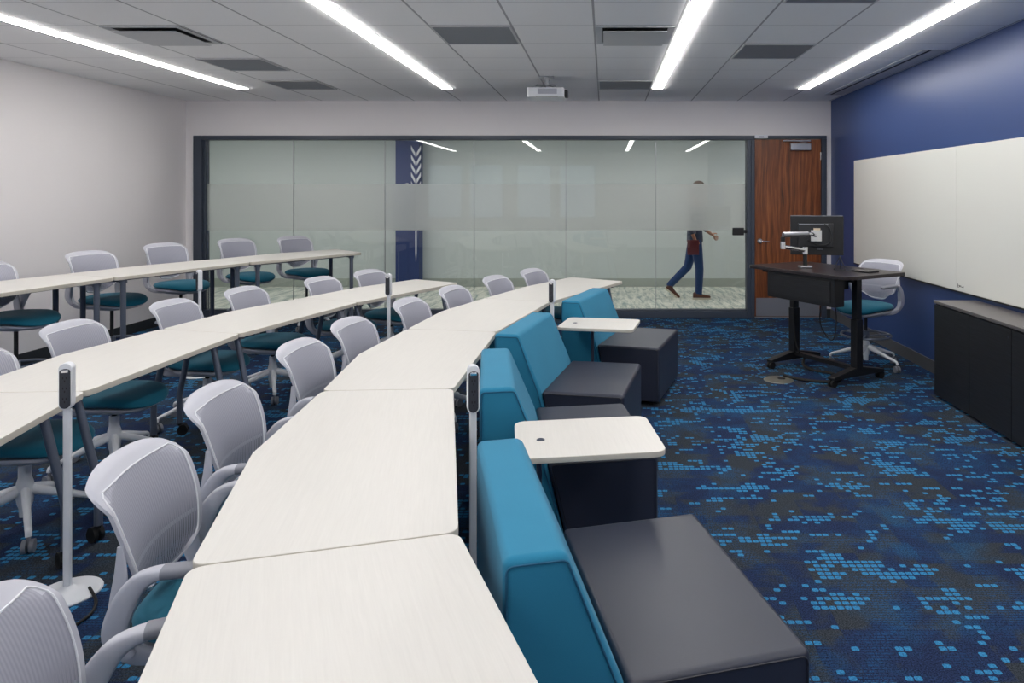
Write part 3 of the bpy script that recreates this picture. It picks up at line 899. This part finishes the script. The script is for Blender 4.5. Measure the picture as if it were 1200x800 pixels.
tall = [(-4.85, 5.40, -2, 'tall grey stool with teal seat at the left edge behind the back row'),
        (-4.78, 6.42, -14, 'tall grey stool with teal seat against the left wall, second along the back row'),
        (-4.76, 7.48, -22, 'tall grey stool with teal seat in the corner left of the glass frame'),
        (-4.42, 8.28, -27, 'tall grey stool with teal seat in front of the first glass pane'),
        (-3.93, 8.74, -31, 'tall grey stool with teal seat at the far end of the back row')]
for i, (x, y, a, l) in enumerate(tall):
    put(P2 if i == 0 else copy_tree(P2), x, y, a, l)
P3 = build_chair('presenter_stool', .135, True, 'grey stool with bright teal seat and foot ring behind the black desk', None)
put(P3, 2.71, 6.78, 214, P3['label'], .27)

# ---------------------------------------------------------------- socket posts
def post(x, y, rz, h, label):
    t = thing('power_post', label, 'power outlet post', (x, y, 0), rz, 'white socket posts')
    bm = BM(); lathe(bm, [(0, 0), (.12, 0), (.121, .004), (.117, .009), (.06, .015), (.03, .024), (.02, .036), (0, .036)], 48); obj('post_base', bm, M['white_plastic'], t, smooth=True)
    bm = BM(); prism(bm, roundpoly([(-.014, -.010), (.014, -.010), (.014, .010), (-.014, .010)], .006, 4), .02, h - .19); obj('pole', bm, M['white_plastic'], t, smooth=True)
    # head: tall rounded loop, dark socket face towards local -y
    w = .024
    pts = [(-w, h - .19 + .0)] ; out = []
    for k in range(13):
        a = PI * k / 12; out.append((w * math.cos(a), h - w + w * math.sin(a)))
    for k in range(13):
        a = PI + PI * k / 12; out.append((w * math.cos(a), h - .19 + w + w * math.sin(a)))
    bm = BM(); profile(bm, out, -.022, .015); hd = obj('socket_head', bm, M['white_plastic'], t, bevel=(.003, 2))
    w2 = .019; out = []
    for k in range(13):
        a = PI * k / 12; out.append((w2 * math.cos(a), h - .034 + w2 * math.sin(a) * .6))
    for k in range(13):
        a = PI + PI * k / 12; out.append((w2 * math.cos(a), h - .183 + w2 + w2 * math.sin(a)))
    bm = BM(); profile(bm, out, -.0255, -.0215); fp = obj('socket_plate', bm, M['socket'], hd, smooth=False)
    for k in range(3):
        bm = BM(); zc = h - .065 - k * .042
        for dx, dz in ((-.006, .006), (.006, .006), (0, -.007)): box(bm, dx - .0018, dx + .0018, -.0262, -.0254, zc + dz - .004, zc + dz + .004)
        obj('outlet', bm, M['rubber'], fp)
    bm = BM(); box(bm, -.013, .013, -.028, -.0255, h - .038, h - .026); obj('latch', bm, M['chrome'], hd, bevel=(.002, 1))
    return t
post(-2.195, 2.84, math.radians(16), .945, 'tall white socket post on a round base, foreground left between the rows')
post(-.524, 2.76, math.radians(16), .955, 'white socket post in the gap between the second front table and the lounge seats')
post(-.425, 5.60, math.radians(-20), .95, 'white socket post between the far front table and the last two lounge seats')
post(-1.86, 5.98, math.radians(-8), .955, 'thin white socket post at the far middle row table')
post(-3.66, 6.28, math.radians(-38), .955, 'white socket post half hidden under the tall back row table')

# ---------------------------------------------------------------- lounge seats
def lounge(P, ang_a, label):
    """P = near rear corner; local x = forward (seat), local y = along the back"""
    t = thing('lounge_seat', label, 'lounge seat', (P[0], P[1], 0), math.radians(ang_a), 'teal and charcoal lounge seats')
    L = .82
    bp = [(0, .03), (0, .785), (.150, .785), (.292, .45), (.39, .03)]
    bm = BM(); profile(bm, bp, 0, L); b = obj('backrest', bm, M['teal'], t, bevel=(.022, 4))
    def inset(pts, d):
        c = Vector((sum(p[0] for p in pts) / len(pts), sum(p[1] for p in pts) / len(pts)))
        return [tuple(Vector(p) + (c - Vector(p)).normalized() * d) for p in pts]
    for y in (.0, L):
        e = roundpoly(inset(bp, .018), .02, 5)
        s = -1 if y == 0 else 1
        bm = BM(); sweep(bm, [(p[0], y + s * .001, p[1]) for p in e], .0028, n=6, up=(0, 1, 0), smooth=0, closed=True); obj('seam', bm, M['teal_seam'], b, smooth=True)
    sp = [(.396, .03), (.296, .448), (.80, .448), (.80, .03)]
    bm = BM(); profile(bm, sp, .002, L - .002); s_ = obj('seat', bm, M['vinyl'], t, bevel=(.022, 4))
    for y in (.002, L - .002):
        e = roundpoly(inset(sp, .02), .02, 5); s = -1 if y < .1 else 1
        bm = BM(); sweep(bm, [(p[0], y + s * .001, p[1]) for p in e], .0026, n=6, up=(0, 1, 0), smooth=0, closed=True); obj('seam', bm, M['vinyl_seam'], s_, smooth=True)
    for fx, fy in ((.07, .07), (.07, L - .07), (.72, .07), (.72, L - .07)):
        bm = BM(); cyl(bm, (fx, fy, 0), (fx, fy, .035), .022, .026, n=14); obj('foot', bm, M['black'], t, smooth=True)
    return t
lounge((-.235, 1.60), 14.6, 'teal backed lounge seat nearest the camera, its charcoal seat cut by the bottom edge')
lounge((-.545, 3.02), 9.6, 'teal backed lounge seat behind the near white side table')
lounge((-.676, 4.225), -10.2, 'teal backed lounge seat third from the camera, just before the far side table')
lounge((-.352, 5.567), -16.3, 'teal backed lounge seat farthest away, nearest the glass wall')

def tablet(cx, cy, ang, stem, label):
    t = thing('tablet_table', label, 'side table', (cx, cy, 0), math.radians(ang), 'white side tables between the lounge seats')
    w, h = .285, .215
    bm = BM(); prism(bm, roundpoly([(-w, -h), (w, -h), (w, h), (-w, h)], .055, 8), .637, .66, 0, 1); obj('tabletop', bm, [M['top'], M['edge']], t, bevel=(.003, 2))
    sx, sy = stem
    bm = BM()
    sweep(bm, [(sx, sy, .012), (sx, sy, .3), (sx, sy, .5), (sx, sy, .632)], [(.02, .011)] * 4, n=12, up=(1, 0, 0), smooth=2)
    box(bm, sx - .09, sx + .09, sy - .05, sy + .05, .628, .637)
    obj('stem', bm, M['leg_dark'], t, smooth=True)
    bm = BM(); prism(bm, roundpoly([(sx - .16, sy - .05), (sx + .18, sy - .05), (sx + .18, sy + .05), (sx - .16, sy + .05)], .03, 4), 0, .012); obj('foot_plate', bm, M['leg_dark'], t)
    g = BM(); lathe(g, [(0, .6603), (.009, .6605), (.010, .6622), (.015, .6622), (.017, .6602)], 24, (-w + .10, -h + .19)); obj('grommet', g, M['leg_dark'], t, smooth=True)
    return t
tablet(-.075, 2.80, 8.2, (-.19, .0), 'near white side table between the first two lounge seats')
tablet(-.04, 5.26, -10.5, (-.06, .02), 'far white side table between the last two lounge seats')

# ---------------------------------------------------------------- presenter's desk
A = Vector((1.82, 6.69)); B = Vector((2.19, 6.05))
ax = (B - A).normalized(); rz = math.atan2(ax.y, ax.x); mid_ = (A + B) / 2
t = thing('standing_desk', 'black height adjustable presenter desk on casters by the blue wall', 'desk', (mid_.x, mid_.y, 0), rz)
# local x along the desk (towards camera right), local y to the back (the wall side)
hl = (B - A).length / 2
inv = lambda X, Y: Matrix.Rotation(-rz, 2) @ (Vector((X, Y)) - mid_)
cn = [inv(1.45, 6.63), inv(1.95, 5.55), inv(2.57, 5.93)]
x0 = cn[0].x; x1 = cn[2].x; y0 = min(cn[0].y, cn[1].y); y1 = cn[2].y
ZD = .97
bm = BM(); prism(bm, roundpoly([(x0, y0), (x1, y0), (x1, y1), (x0, y1)], [.03, .12, .03, .12], 8), ZD - .03, ZD); obj('desktop', bm, M['desktop'], t, bevel=(.003, 2))
for s in (-1, 1):
    fx = s * hl
    bm = BM()
    box(bm, fx - .035, fx + .035, -.04, .04, .11, .55); box(bm, fx - .029, fx + .029, -.033, .033, .55, ZD - .05)
    obj('column', bm, M['desk_black'], t, bevel=(.006, 2))
    bm = BM()
    profile(bm, [(0, 0)] * 0 or [(-.32, .062), (-.32, .085), (-.05, .135), (.05, .135), (.32, .085), (.32, .062)], -.035, .035)
    bmesh.ops.rotate(bm, verts=bm.verts, cent=(0, 0, 0), matrix=Matrix.Rotation(PI / 2, 3, 'Z')); bmesh.ops.translate(bm, verts=bm.verts, vec=(fx, 0, 0))
    ft = obj('foot', bm, M['desk_black'], t, bevel=(.004, 2))
    for q in (-1, 1):
        bm = BM(); yy = q * .30
        for e in (-1, 1): cyl(bm, (fx + e * .006, yy, .032), (fx + e * .026, yy, .032), .032, n=18)
        cyl(bm, (fx, yy, .03), (fx, yy, .075), .012, n=8); obj('caster', bm, M['rubber'], ft, smooth=True)
    bm = BM(); box(bm, fx - .03, fx + .03, y0 + .08, y1 - .08, ZD - .06, ZD - .031); obj('top_support', bm, M['desk_black'], t)
bm = BM(); box(bm, -hl, hl, -.03, .03, .10, .135); obj('lower_beam', bm, M['desk_black'], t)
bm = BM(); box(bm, -hl, hl, -.06, .0, ZD - .10, ZD - .035); obj('upper_beam', bm, M['desk_black'], t)
# hanging cabinet box on the audience side
bm = BM(); box(bm, x0 + .22, x1 - .16, y0 + .03, y0 + .15, .70, ZD - .031); cb = obj('storage_box', bm, M['desk_black'], t, bevel=(.004, 1))
bm = BM(); box(bm, x0 + .26, x1 - .20, y0 + .022, y0 + .0295, .73, ZD - .06); obj('box_panel', bm, M['door_black'], cb)
bm = BM(); box(bm, hl - .12, hl - .045, -.12, -.05, ZD - .16, ZD - .03); sw = obj('control_box', bm, M['black'], t)
bm = BM(); cyl(bm, (hl - .08, -.12, ZD - .14), (hl - .08, -.128, ZD - .14), .007); obj('red_switch', bm, M['red'], sw)
# cables under the desk
def cable(name, pts, r, label, cat='cable', m=None, parent=None, group=None):
    bm = BM(); sweep(bm, pts, r, n=8, smooth=6)
    o = obj(name, bm, m or M['rubber'], parent, smooth=True)
    if parent is None: tag(o, label, cat, group)
    return o
cable('desk_cable', [(hl - .06, y0 + .18, ZD - .10), (hl - .09, y0 + .12, .70), (hl - .13, y0 + .16, .50), (hl - .06, y0 + .22, .38), (hl - .04, y0 + .25, .55), (hl - .07, y0 + .24, .80)], .005, None, parent=t)
cable('desk_cable', [(-hl + .06, -.05, .80), (-hl + .07, -.08, .5), (-hl + .12, -.1, .25), (-hl + .16, -.08, .13)], .006, None, parent=t)
def W2(x, y): v = Matrix.Rotation(rz, 2) @ Vector((x, y)) + mid_; return (v.x, v.y)
a = W2(-.2, -.1); b = W2(-.05, -.35)
cable('extension_cord', [(1.60, 6.22, .02), (1.72, 6.10, .012), (1.95, 6.02, .012), (2.09, 6.16, .012), (2.04, 6.33, .012), (1.93, 6.42, .012), (1.86, 6.52, .04), (1.90, 6.60, .11)], .014, 'thick black cord looping over the carpet under the black desk', 'cord')
t = thing('floor_box', 'round grey floor outlet cover beside the desk caster', 'floor outlet', (1.53, 6.13, 0))
bm = BM(); lathe(bm, [(0, .008), (.11, .008), (.125, .006), (.13, .0)], 32); obj('cover_plate', bm, M['tan'], t, smooth=True)
bm = BM(); lathe(bm, [(0, .014), (.03, .014), (.034, .008)], 20, (.03, .02)); obj('cable_outlet', bm, M['black'], t, smooth=True)

# monitor arm and monitor
def P3d(px_, py_, d): return ((px_ - CX) * d / F, d, EYE - (py_ - CY) * d / F)
def W3(x, y, z): p = W2(x, y); return (p[0], p[1], z)
t = thing('monitor_arm', 'polished silver monitor arm clamped to the black desk', 'monitor arm', P3d(943.5, 314, 6.30)[:2] + (ZD,))
o0 = Vector(t.location)
def loc(px_, py_, d): return tuple(Vector(P3d(px_, py_, d)) - o0)
bm = BM(); box(bm, -.055, .055, -.045, .045, 0, .022); obj('arm_base', bm, M['alu'], t, bevel=(.006, 2))
bm = BM(); cyl(bm, (0, 0, .02), (0, 0, .125), .019); obj('arm_post', bm, M['black'], t, smooth=True)
bm = BM(); cyl(bm, (0, 0, .125), (0, 0, .19), .026, n=20)
e1 = loc(917.5, 286, 6.12)
sweep(bm, [(0, 0, .16), (e1[0], e1[1], .205)], [(.018, .02), (.016, .018)], smooth=0, n=12); cyl(bm, (e1[0], e1[1], .185), (e1[0], e1[1], .25), .023, n=20)
obj('lower_link', bm, M['chrome'], t, smooth=True)
bm = BM(); cyl(bm, (e1[0], e1[1], .25), (e1[0], e1[1], .29), .02, n=16); obj('elbow', bm, M['black'], t, smooth=True)
e2 = loc(947, 274, 6.18)
bm = BM(); sweep(bm, [(e1[0], e1[1], .31), e2], [(.022, .024), (.018, .02)], smooth=0, n=12); obj('upper_link', bm, M['alu'], t, smooth=True)
e3 = loc(956, 276, 6.36)
bm = BM(); sweep(bm, [e2, (e2[0] + .05, e2[1] + .05, e2[2] - .005), e3], .016, smooth=3, n=12); box(bm, e3[0] - .05, e3[0] + .05, e3[1] - .015, e3[1] + .01, e3[2] - .05, e3[2] + .05); obj('tilt_head', bm, M['chrome'], t, smooth=True)
bm = BM(); sweep(bm, [loc(966, 263, 6.38), loc(972, 267, 6.36), loc(974, 277, 6.36), loc(973, 284, 6.36), loc(966, 287, 6.38), loc(955, 286, 6.38), loc(946, 281, 6.34)], .006, n=8); obj('arm_cable', bm, M['black'], t, smooth=True)
# monitor back faces us
c = Vector(P3d(957, 276.5, 6.46))
t = thing('computer_monitor', 'black monitor seen from behind on the silver arm', 'monitor', tuple(c), math.radians(-13))
bm = BM(); prism(bm, roundpoly([(-.237, -.012), (.237, -.012), (.237, .022), (-.237, .022)], .006, 3), -.175, .185); obj('monitor_case', bm, M['black'], t, bevel=(.004, 2))
bm = BM(); box(bm, -.17, .15, -.034, -.012, -.10, .12); obj('rear_housing', bm, plain('monitor_rear', (34, 35, 39), .5), t, bevel=(.008, 2))
bm = BM(); box(bm, -.16, .10, -.037, -.033, .106, .112); obj('handle_slot', bm, M['steel'], t)
bm = BM(); box(bm, -.235, .235, -.012, .02, .184, .190); obj('top_bezel', bm, M['wheel'], t)
bm = BM(); box(bm, -.225, .225, .022, .024, -.16, .175); obj('screen', bm, M['screen'], t)
bm = BM(); box(bm, -.03, .03, -.036, -.034, .055, .075); obj('rating_label', bm, M['tag'], t)
bm = BM()
for k in range(4): box(bm, .01 + k * .011, .018 + k * .011, -.0135, -.012, -.125, -.117)
obj('logo_mark', bm, M['wheel'], t)
# small easel and tray on the desk
e = P3d(984, 317, 6.08)
t = thing('wire_easel', 'small black triangular wire easel standing on the desk', 'easel', (e[0], e[1], ZD), math.radians(-20))
bm = BM()
sweep(bm, [(-.05, 0, .004), (0, .03, .12)], .0035, smooth=0, n=6); sweep(bm, [(.05, 0, .004), (0, .03, .12)], .0035, smooth=0, n=6)
obj('easel_front', bm, M['black'], t)
bm = BM(); sweep(bm, [(0, .09, .004), (0, .03, .12)], .0035, smooth=0, n=6); sweep(bm, [(-.05, 0, .006), (.05, 0, .006)], .0035, smooth=0, n=6); sweep(bm, [(-.04, -.02, .006), (-.04, 0, .006)], .0035, smooth=0, n=6); obj('easel_strut', bm, M['black'], t)
e = P3d(1012, 319, 5.98)
t = thing('touch_panel', 'low black control panel lying on the near side of the desk', 'control panel', (e[0], e[1], ZD), math.radians(-55))
bm = BM(); profile(bm, [(-.10, 0), (.10, 0), (.10, .012), (-.10, .006)], -.075, .075); obj('panel_case', bm, M['black'], t, bevel=(.002, 1))
bm = BM(); box(bm, -.085, .085, -.06, .06, .0115, .0125); obj('panel_glass', bm, M['screen'], t)

# ---------------------------------------------------------------- credenza
CXF = 2.665
t = thing('credenza', 'low black credenza with flat doors under the whiteboard', 'cabinet', (CXF, 0, 0))
ys = [5.63, 5.09, 4.56, 4.03, 3.50]
bm = BM(); box(bm, .02, XR - CXF - .004, ys[-1], ys[0] - .004, .05, .742); obj('carcass', bm, M['door_black'], t)
bm = BM(); box(bm, .05, XR - CXF - .004, ys[-1] + .02, ys[0] - .04, 0, .05); obj('plinth', bm, M['black'], t)
bm = BM(); box(bm, -.004, XR - CXF - .003, ys[-1], ys[0] + .004, .755, .778); obj('worktop', bm, M['cred_top'], t, bevel=(.002, 1))
bm = BM(); box(bm, .012, XR - CXF - .004, ys[-1], ys[0] - .004, .742, .755); obj('shadow_rail', bm, M['rubber'], t)
for i in range(4):
    bm = BM(); box(bm, 0, .02, ys[i + 1] + .003, ys[i] - .003, .022, .745); dd = obj('cabinet_door', bm, M['door_black'], t, bevel=(.001, 1))
    if i % 2:
        bm = BM(); cyl(bm, (0, ys[i + 1] + .03, .69), (-.004, ys[i + 1] + .03, .69), .009, n=14); obj('keyhole', bm, M['socket'], dd, smooth=True)

# cable by the post base
cable('post_cable', [(-2.12, 2.86, .014), (-2.02, 2.76, .010), (-1.99, 2.66, .007), (-2.04, 2.52, .007), (-2.14, 2.35, .007)], .006, 'thin black cable trailing from the round base of the big socket post')

# ---------------------------------------------------------------- the person in the hallway
def skin(name, verts, edges, radii, m, parent, sub=2):
    me = bpy.data.meshes.new(name); me.from_pydata([Vector(v) for v in verts], edges, []); me.update()
    o = bpy.data.objects.new(name, me); COL.objects.link(o); o.parent = parent; me.materials.append(m)
    s = o.modifiers.new('skin', 'SKIN'); s.use_smooth_shade = True
    lay = me.skin_vertices[0].data
    for i, r in enumerate(radii): lay[i].radius = (r, r) if not isinstance(r, tuple) else r
    lay[0].use_root = True
    sb = o.modifiers.new('sub', 'SUBSURF'); sb.levels = sub; sb.render_levels = sub
    return o
per = thing('person', 'person in navy shirt and jeans walking right behind the glass wall', 'person', (1.42, 11.0, 0), 0)
# local x = walking direction (right), y = away from the camera, z up
lf = (.02, -.09); 
V = [(0, 0, .95), (0, 0, 1.12), (.01, 0, 1.30), (.02, 0, 1.44), (.035, 0, 1.53), (.05, 0, 1.60)]
E = [(0, 1), (1, 2), (2, 3), (3, 4), (4, 5)]
R = [(.15, .105), (.135, .095), (.155, .11), (.12, .085), (.055, .055), (.05, .05)]
def chain(start, pts, rs):
    k = start
    for p, r in zip(pts, rs):
        V.append(p); R.append(r); E.append((k, len(V) - 1)); k = len(V) - 1
    return k
# near leg (planted, in front), far leg (trailing)
chain(0, [(.02, -.09, .88), (.055, -.095, .52), (.06, -.095, .46), (.045, -.095, .12), (.05, -.095, .07)], [.085, .062, .056, .036, .036])
chain(0, [(-.02, .09, .88), (-.08, .095, .53), (-.11, .095, .47), (-.37, .095, .20), (-.40, .095, .155)], [.085, .062, .056, .036, .034])
# arms
ha = chain(3, [(.0, -.17, 1.43), (-.05, -.215, 1.30), (-.10, -.23, 1.15), (-.06, -.235, 1.02), (-.02, -.235, .92)], [.055, .046, .038, .032, .025])
hb = chain(3, [(.03, .17, 1.43), (.07, .215, 1.30), (.12, .23, 1.16), (.22, .225, 1.06), (.31, .215, .99)], [.055, .046, .038, .032, .025])
R = [(.09, .09) if i_ < 4 else R[i_] for i_ in range(len(R))]
skin('body', V, E, R, M['skin'], per)
X_ = (1, 0, 0)
bm = BM()
sweep(bm, [(0, 0, .90), (0, 0, 1.0), (0, 0, 1.12), (.01, 0, 1.30), (.02, 0, 1.42), (.03, 0, 1.49), (.035, 0, 1.53)], [(.178, .128), (.172, .124), (.166, .118), (.19, .128), (.18, .105), (.09, .075), (.06, .062)], n=24, up=X_, smooth=4)
for pts in ([(.015, -.13, 1.42), (0, -.185, 1.41), (-.05, -.215, 1.30), (-.095, -.228, 1.17), (-.06, -.236, 1.03)], [(.025, .13, 1.42), (.03, .185, 1.41), (.07, .215, 1.30), (.12, .228, 1.17), (.225, .225, 1.06)]):
    sweep(bm, pts, [(.066, .066), (.066, .066), (.056, .056), (.05, .05), (.038, .038)], n=16, up=X_, smooth=4)
obj('shirt', bm, M['shirt'], per, smooth=True, autosmooth=80)
bm = BM()
sweep(bm, [(0, 0, .99), (0, 0, .95), (0, 0, .90), (.0, 0, .84)], [(.160, .112), (.172, .122), (.172, .12), (.12, .09)], n=24, up=X_, smooth=3)
for pts in ([(.0, -.085, .92), (.02, -.09, .80), (.055, -.095, .52), (.06, -.095, .44), (.05, -.095, .12), (.048, -.095, .09)], [(-.0, .085, .92), (-.03, .09, .80), (-.09, .095, .53), (-.12, .095, .47), (-.355, .095, .23), (-.385, .095, .19)]):
    sweep(bm, pts, [.094, .088, .068, .065, .055, .056], n=18, up=X_, smooth=4)
obj('jeans', bm, M['jeans'], per, smooth=True, autosmooth=80)
def shoe(x, y, z, pitch):
    bm = BM()
    for (name_, prof, m_) in (('shoe', None, None),):
        pass
    n = 20; rings = []
    secs = [(-.085, .030, .085), (-.06, .037, .105), (-.02, .038, .10), (.03, .040, .075), (.09, .046, .058), (.14, .044, .05), (.175, .030, .042), (.188, .010, .034)]
    for sx, w, h in secs:
        rings.append([bm.verts.new((sx, w * math.cos(2 * PI * k / n), .018 + max(0, h * .5 * (1 + math.sin(2 * PI * k / n))) * .95)) for k in range(n)])
    for A_, B_ in zip(rings, rings[1:]):
        for k in range(n): bm.faces.new((A_[k], A_[(k + 1) % n], B_[(k + 1) % n], B_[k]))
    bm.faces.new(rings[0]); bm.faces.new(rings[-1][::-1])
    s = obj('shoe', bm, M['shoe'], per, smooth=True)
    s.location = (x, y, z); s.rotation_euler = (0, pitch, 0)
    bm = BM(); out = roundpoly([(-.095, -.036), (.06, -.043), (.13, -.046), (.195, -.02), (.195, .02), (.13, .046), (.06, .043), (-.095, .036)], .03, 4); prism(bm, out, 0, .026)
    obj('sole', bm, M['sole'], s, bevel=(.004, 1))
shoe(.045, -.095, 0, 0); shoe(-.40, .095, .085, math.radians(38))
# head
bm = BM(); bmesh.ops.create_uvsphere(bm, u_segments=32, v_segments=24, radius=1)
for v in bm.verts:
    x, y, z = v.co
    # egg shaped skull, chin forward and narrow, face towards +x
    w = .078 * (1 - .22 * max(0, -z) ** 1.5); dpt = .095 * (1 - .10 * max(0, -z))
    nx = x * dpt + (.018 * max(0, -z) if x > 0 else .02 * max(0, -z)) ; ny = y * w; nz = z * .122
    if x > .6 and abs(y) < .32 and -.35 < z < .15: nx += .022 * (1 - abs(y) / .32) * (1 - abs(z + .18) / .34 if abs(z + .18) < .34 else 0)     # nose
    if x > .6 and abs(z - .12) < .14 and .18 < abs(y) < .55: nx -= .006
    if x > .6 and abs(z + .48) < .08 and abs(y) < .35: nx -= .004
    v.co = (nx, ny, nz)
hd = obj('head', bm, M['skin'], per, smooth=True, autosmooth=180); hd.location = (.065, 0, 1.715); hd.rotation_euler = (0, .06, 0)
for s in (-1, 1):
    bm = BM(); bmesh.ops.create_uvsphere(bm, u_segments=14, v_segments=10, radius=1)
    for v in bm.verts: v.co = (v.co.x * .018 - .005, s * .080 + v.co.y * .008, v.co.z * .032 - .01)
    obj('ear', bm, M['skin'], hd, smooth=True, autosmooth=180)
    bm = BM(); bmesh.ops.create_uvsphere(bm, u_segments=12, v_segments=8, radius=.011)
    for v in bm.verts: v.co += Vector((.082, s * .030, .012))
    obj('eye', bm, M['white_plastic'], hd, smooth=True, autosmooth=180)
bm = BM(); sweep(bm, [(.092, -.022, -.055), (.099, 0, -.056), (.092, .022, -.055)], [(.003, .004)] * 3, n=6); obj('mouth', bm, M['folder'], hd, smooth=True)
bm = BM(); bmesh.ops.create_uvsphere(bm, u_segments=32, v_segments=24, radius=1)
for v in bm.verts: v.co = (v.co.x * .103 - .006, v.co.y * .086, v.co.z * .118 + .016)
dl = [v for v in bm.verts if (v.co.z < .035 and v.co.x > .02) or (v.co.z < -.05) or (v.co.x > .065 and v.co.z < .07)]
bmesh.ops.delete(bm, geom=dl, context='VERTS')
h = obj('hair', bm, M['hair'], hd, smooth=True, autosmooth=180); so = h.modifiers.new('s', 'SOLIDIFY'); so.thickness = .012; so.offset = 1
def hand(p, dirv, s):
    p = Vector(p); d_ = Vector(dirv).normalized(); side = Vector((1, 0, 0)) if abs(d_.x) < .7 else Vector((0, 0, 1)); side = (side - d_ * side.dot(d_)).normalized()
    nrm = d_.cross(side) * s
    V = [p, p + d_ * .045, p + d_ * .085]; E = [(0, 1), (1, 2)]; R = [(.024, .018), (.036, .017), (.038, .015)]
    for k, (o_, L) in enumerate(((-.030, .062), (-.010, .075), (.010, .070), (.029, .052))):
        b = p + d_ * .08 + side * o_; i = len(V)
        V += [b, b + d_ * L * .45 + nrm * .008, b + d_ * L * .75 + nrm * .024, b + d_ * L * .9 + nrm * .04]
        E += [(2, i), (i, i + 1), (i + 1, i + 2), (i + 2, i + 3)]; R += [.010, .0095, .009, .0075]
    i = len(V)
    V += [p + d_ * .03 + side * .03, p + d_ * .055 + side * .052 + nrm * .008, p + d_ * .085 + side * .060 + nrm * .018]; E += [(1, i), (i, i + 1), (i + 1, i + 2)]; R += [.013, .011, .009]
    skin('hand', V, E, R, M['skin'], per, 1)
hand((-.03, -.235, .95), (.12, 0, -1), 1); hand((.29, .217, 1.005), (.8, 0, -.6), -1)

# maroon folder under the arm
tag_ = thing('folder', 'maroon folder held low by the walking person', 'folder', (1.36, 10.735, .84), 0)
bm = BM(); box(bm, -.09, .09, -.012, .006, -.13, .10); obj('folder_cover', bm, M['folder'], tag_, bevel=(.003, 1))

# ---------------------------------------------------------------- camera, world, view
cam = bpy.data.cameras.new('camera'); co = bpy.data.objects.new('camera', cam); COL.objects.link(co)
co.location = (0, 0, EYE); co.rotation_euler = (PI / 2, 0, 0)
cam.sensor_width = 36; cam.lens = F / 1200 * 36
cam.shift_x = (600 - CX) / 1200; cam.shift_y = -(400 - CY) / 1200
cam.clip_start = .02; cam.clip_end = 60
sc.camera = co
w = bpy.data.worlds.new('world'); sc.world = w; w.use_nodes = True
w.node_tree.nodes['Background'].inputs[0].default_value = (.5, .55, .6, 1); w.node_tree.nodes['Background'].inputs[1].default_value = .3
sc.view_settings.view_transform = 'Standard'; sc.view_settings.look = 'None'; sc.view_settings.exposure = 0.95; sc.view_settings.gamma = 1.0
sc.view_settings.use_curve_mapping = False
sc.cycles.max_bounces = 12; sc.cycles.diffuse_bounces = 6; sc.cycles.transparent_max_bounces = 16
sc.cycles.caustics_reflective = False; sc.cycles.caustics_refractive = False
sc.cycles.sample_clamp_indirect = 6.0
sc.cycles.use_denoising = True
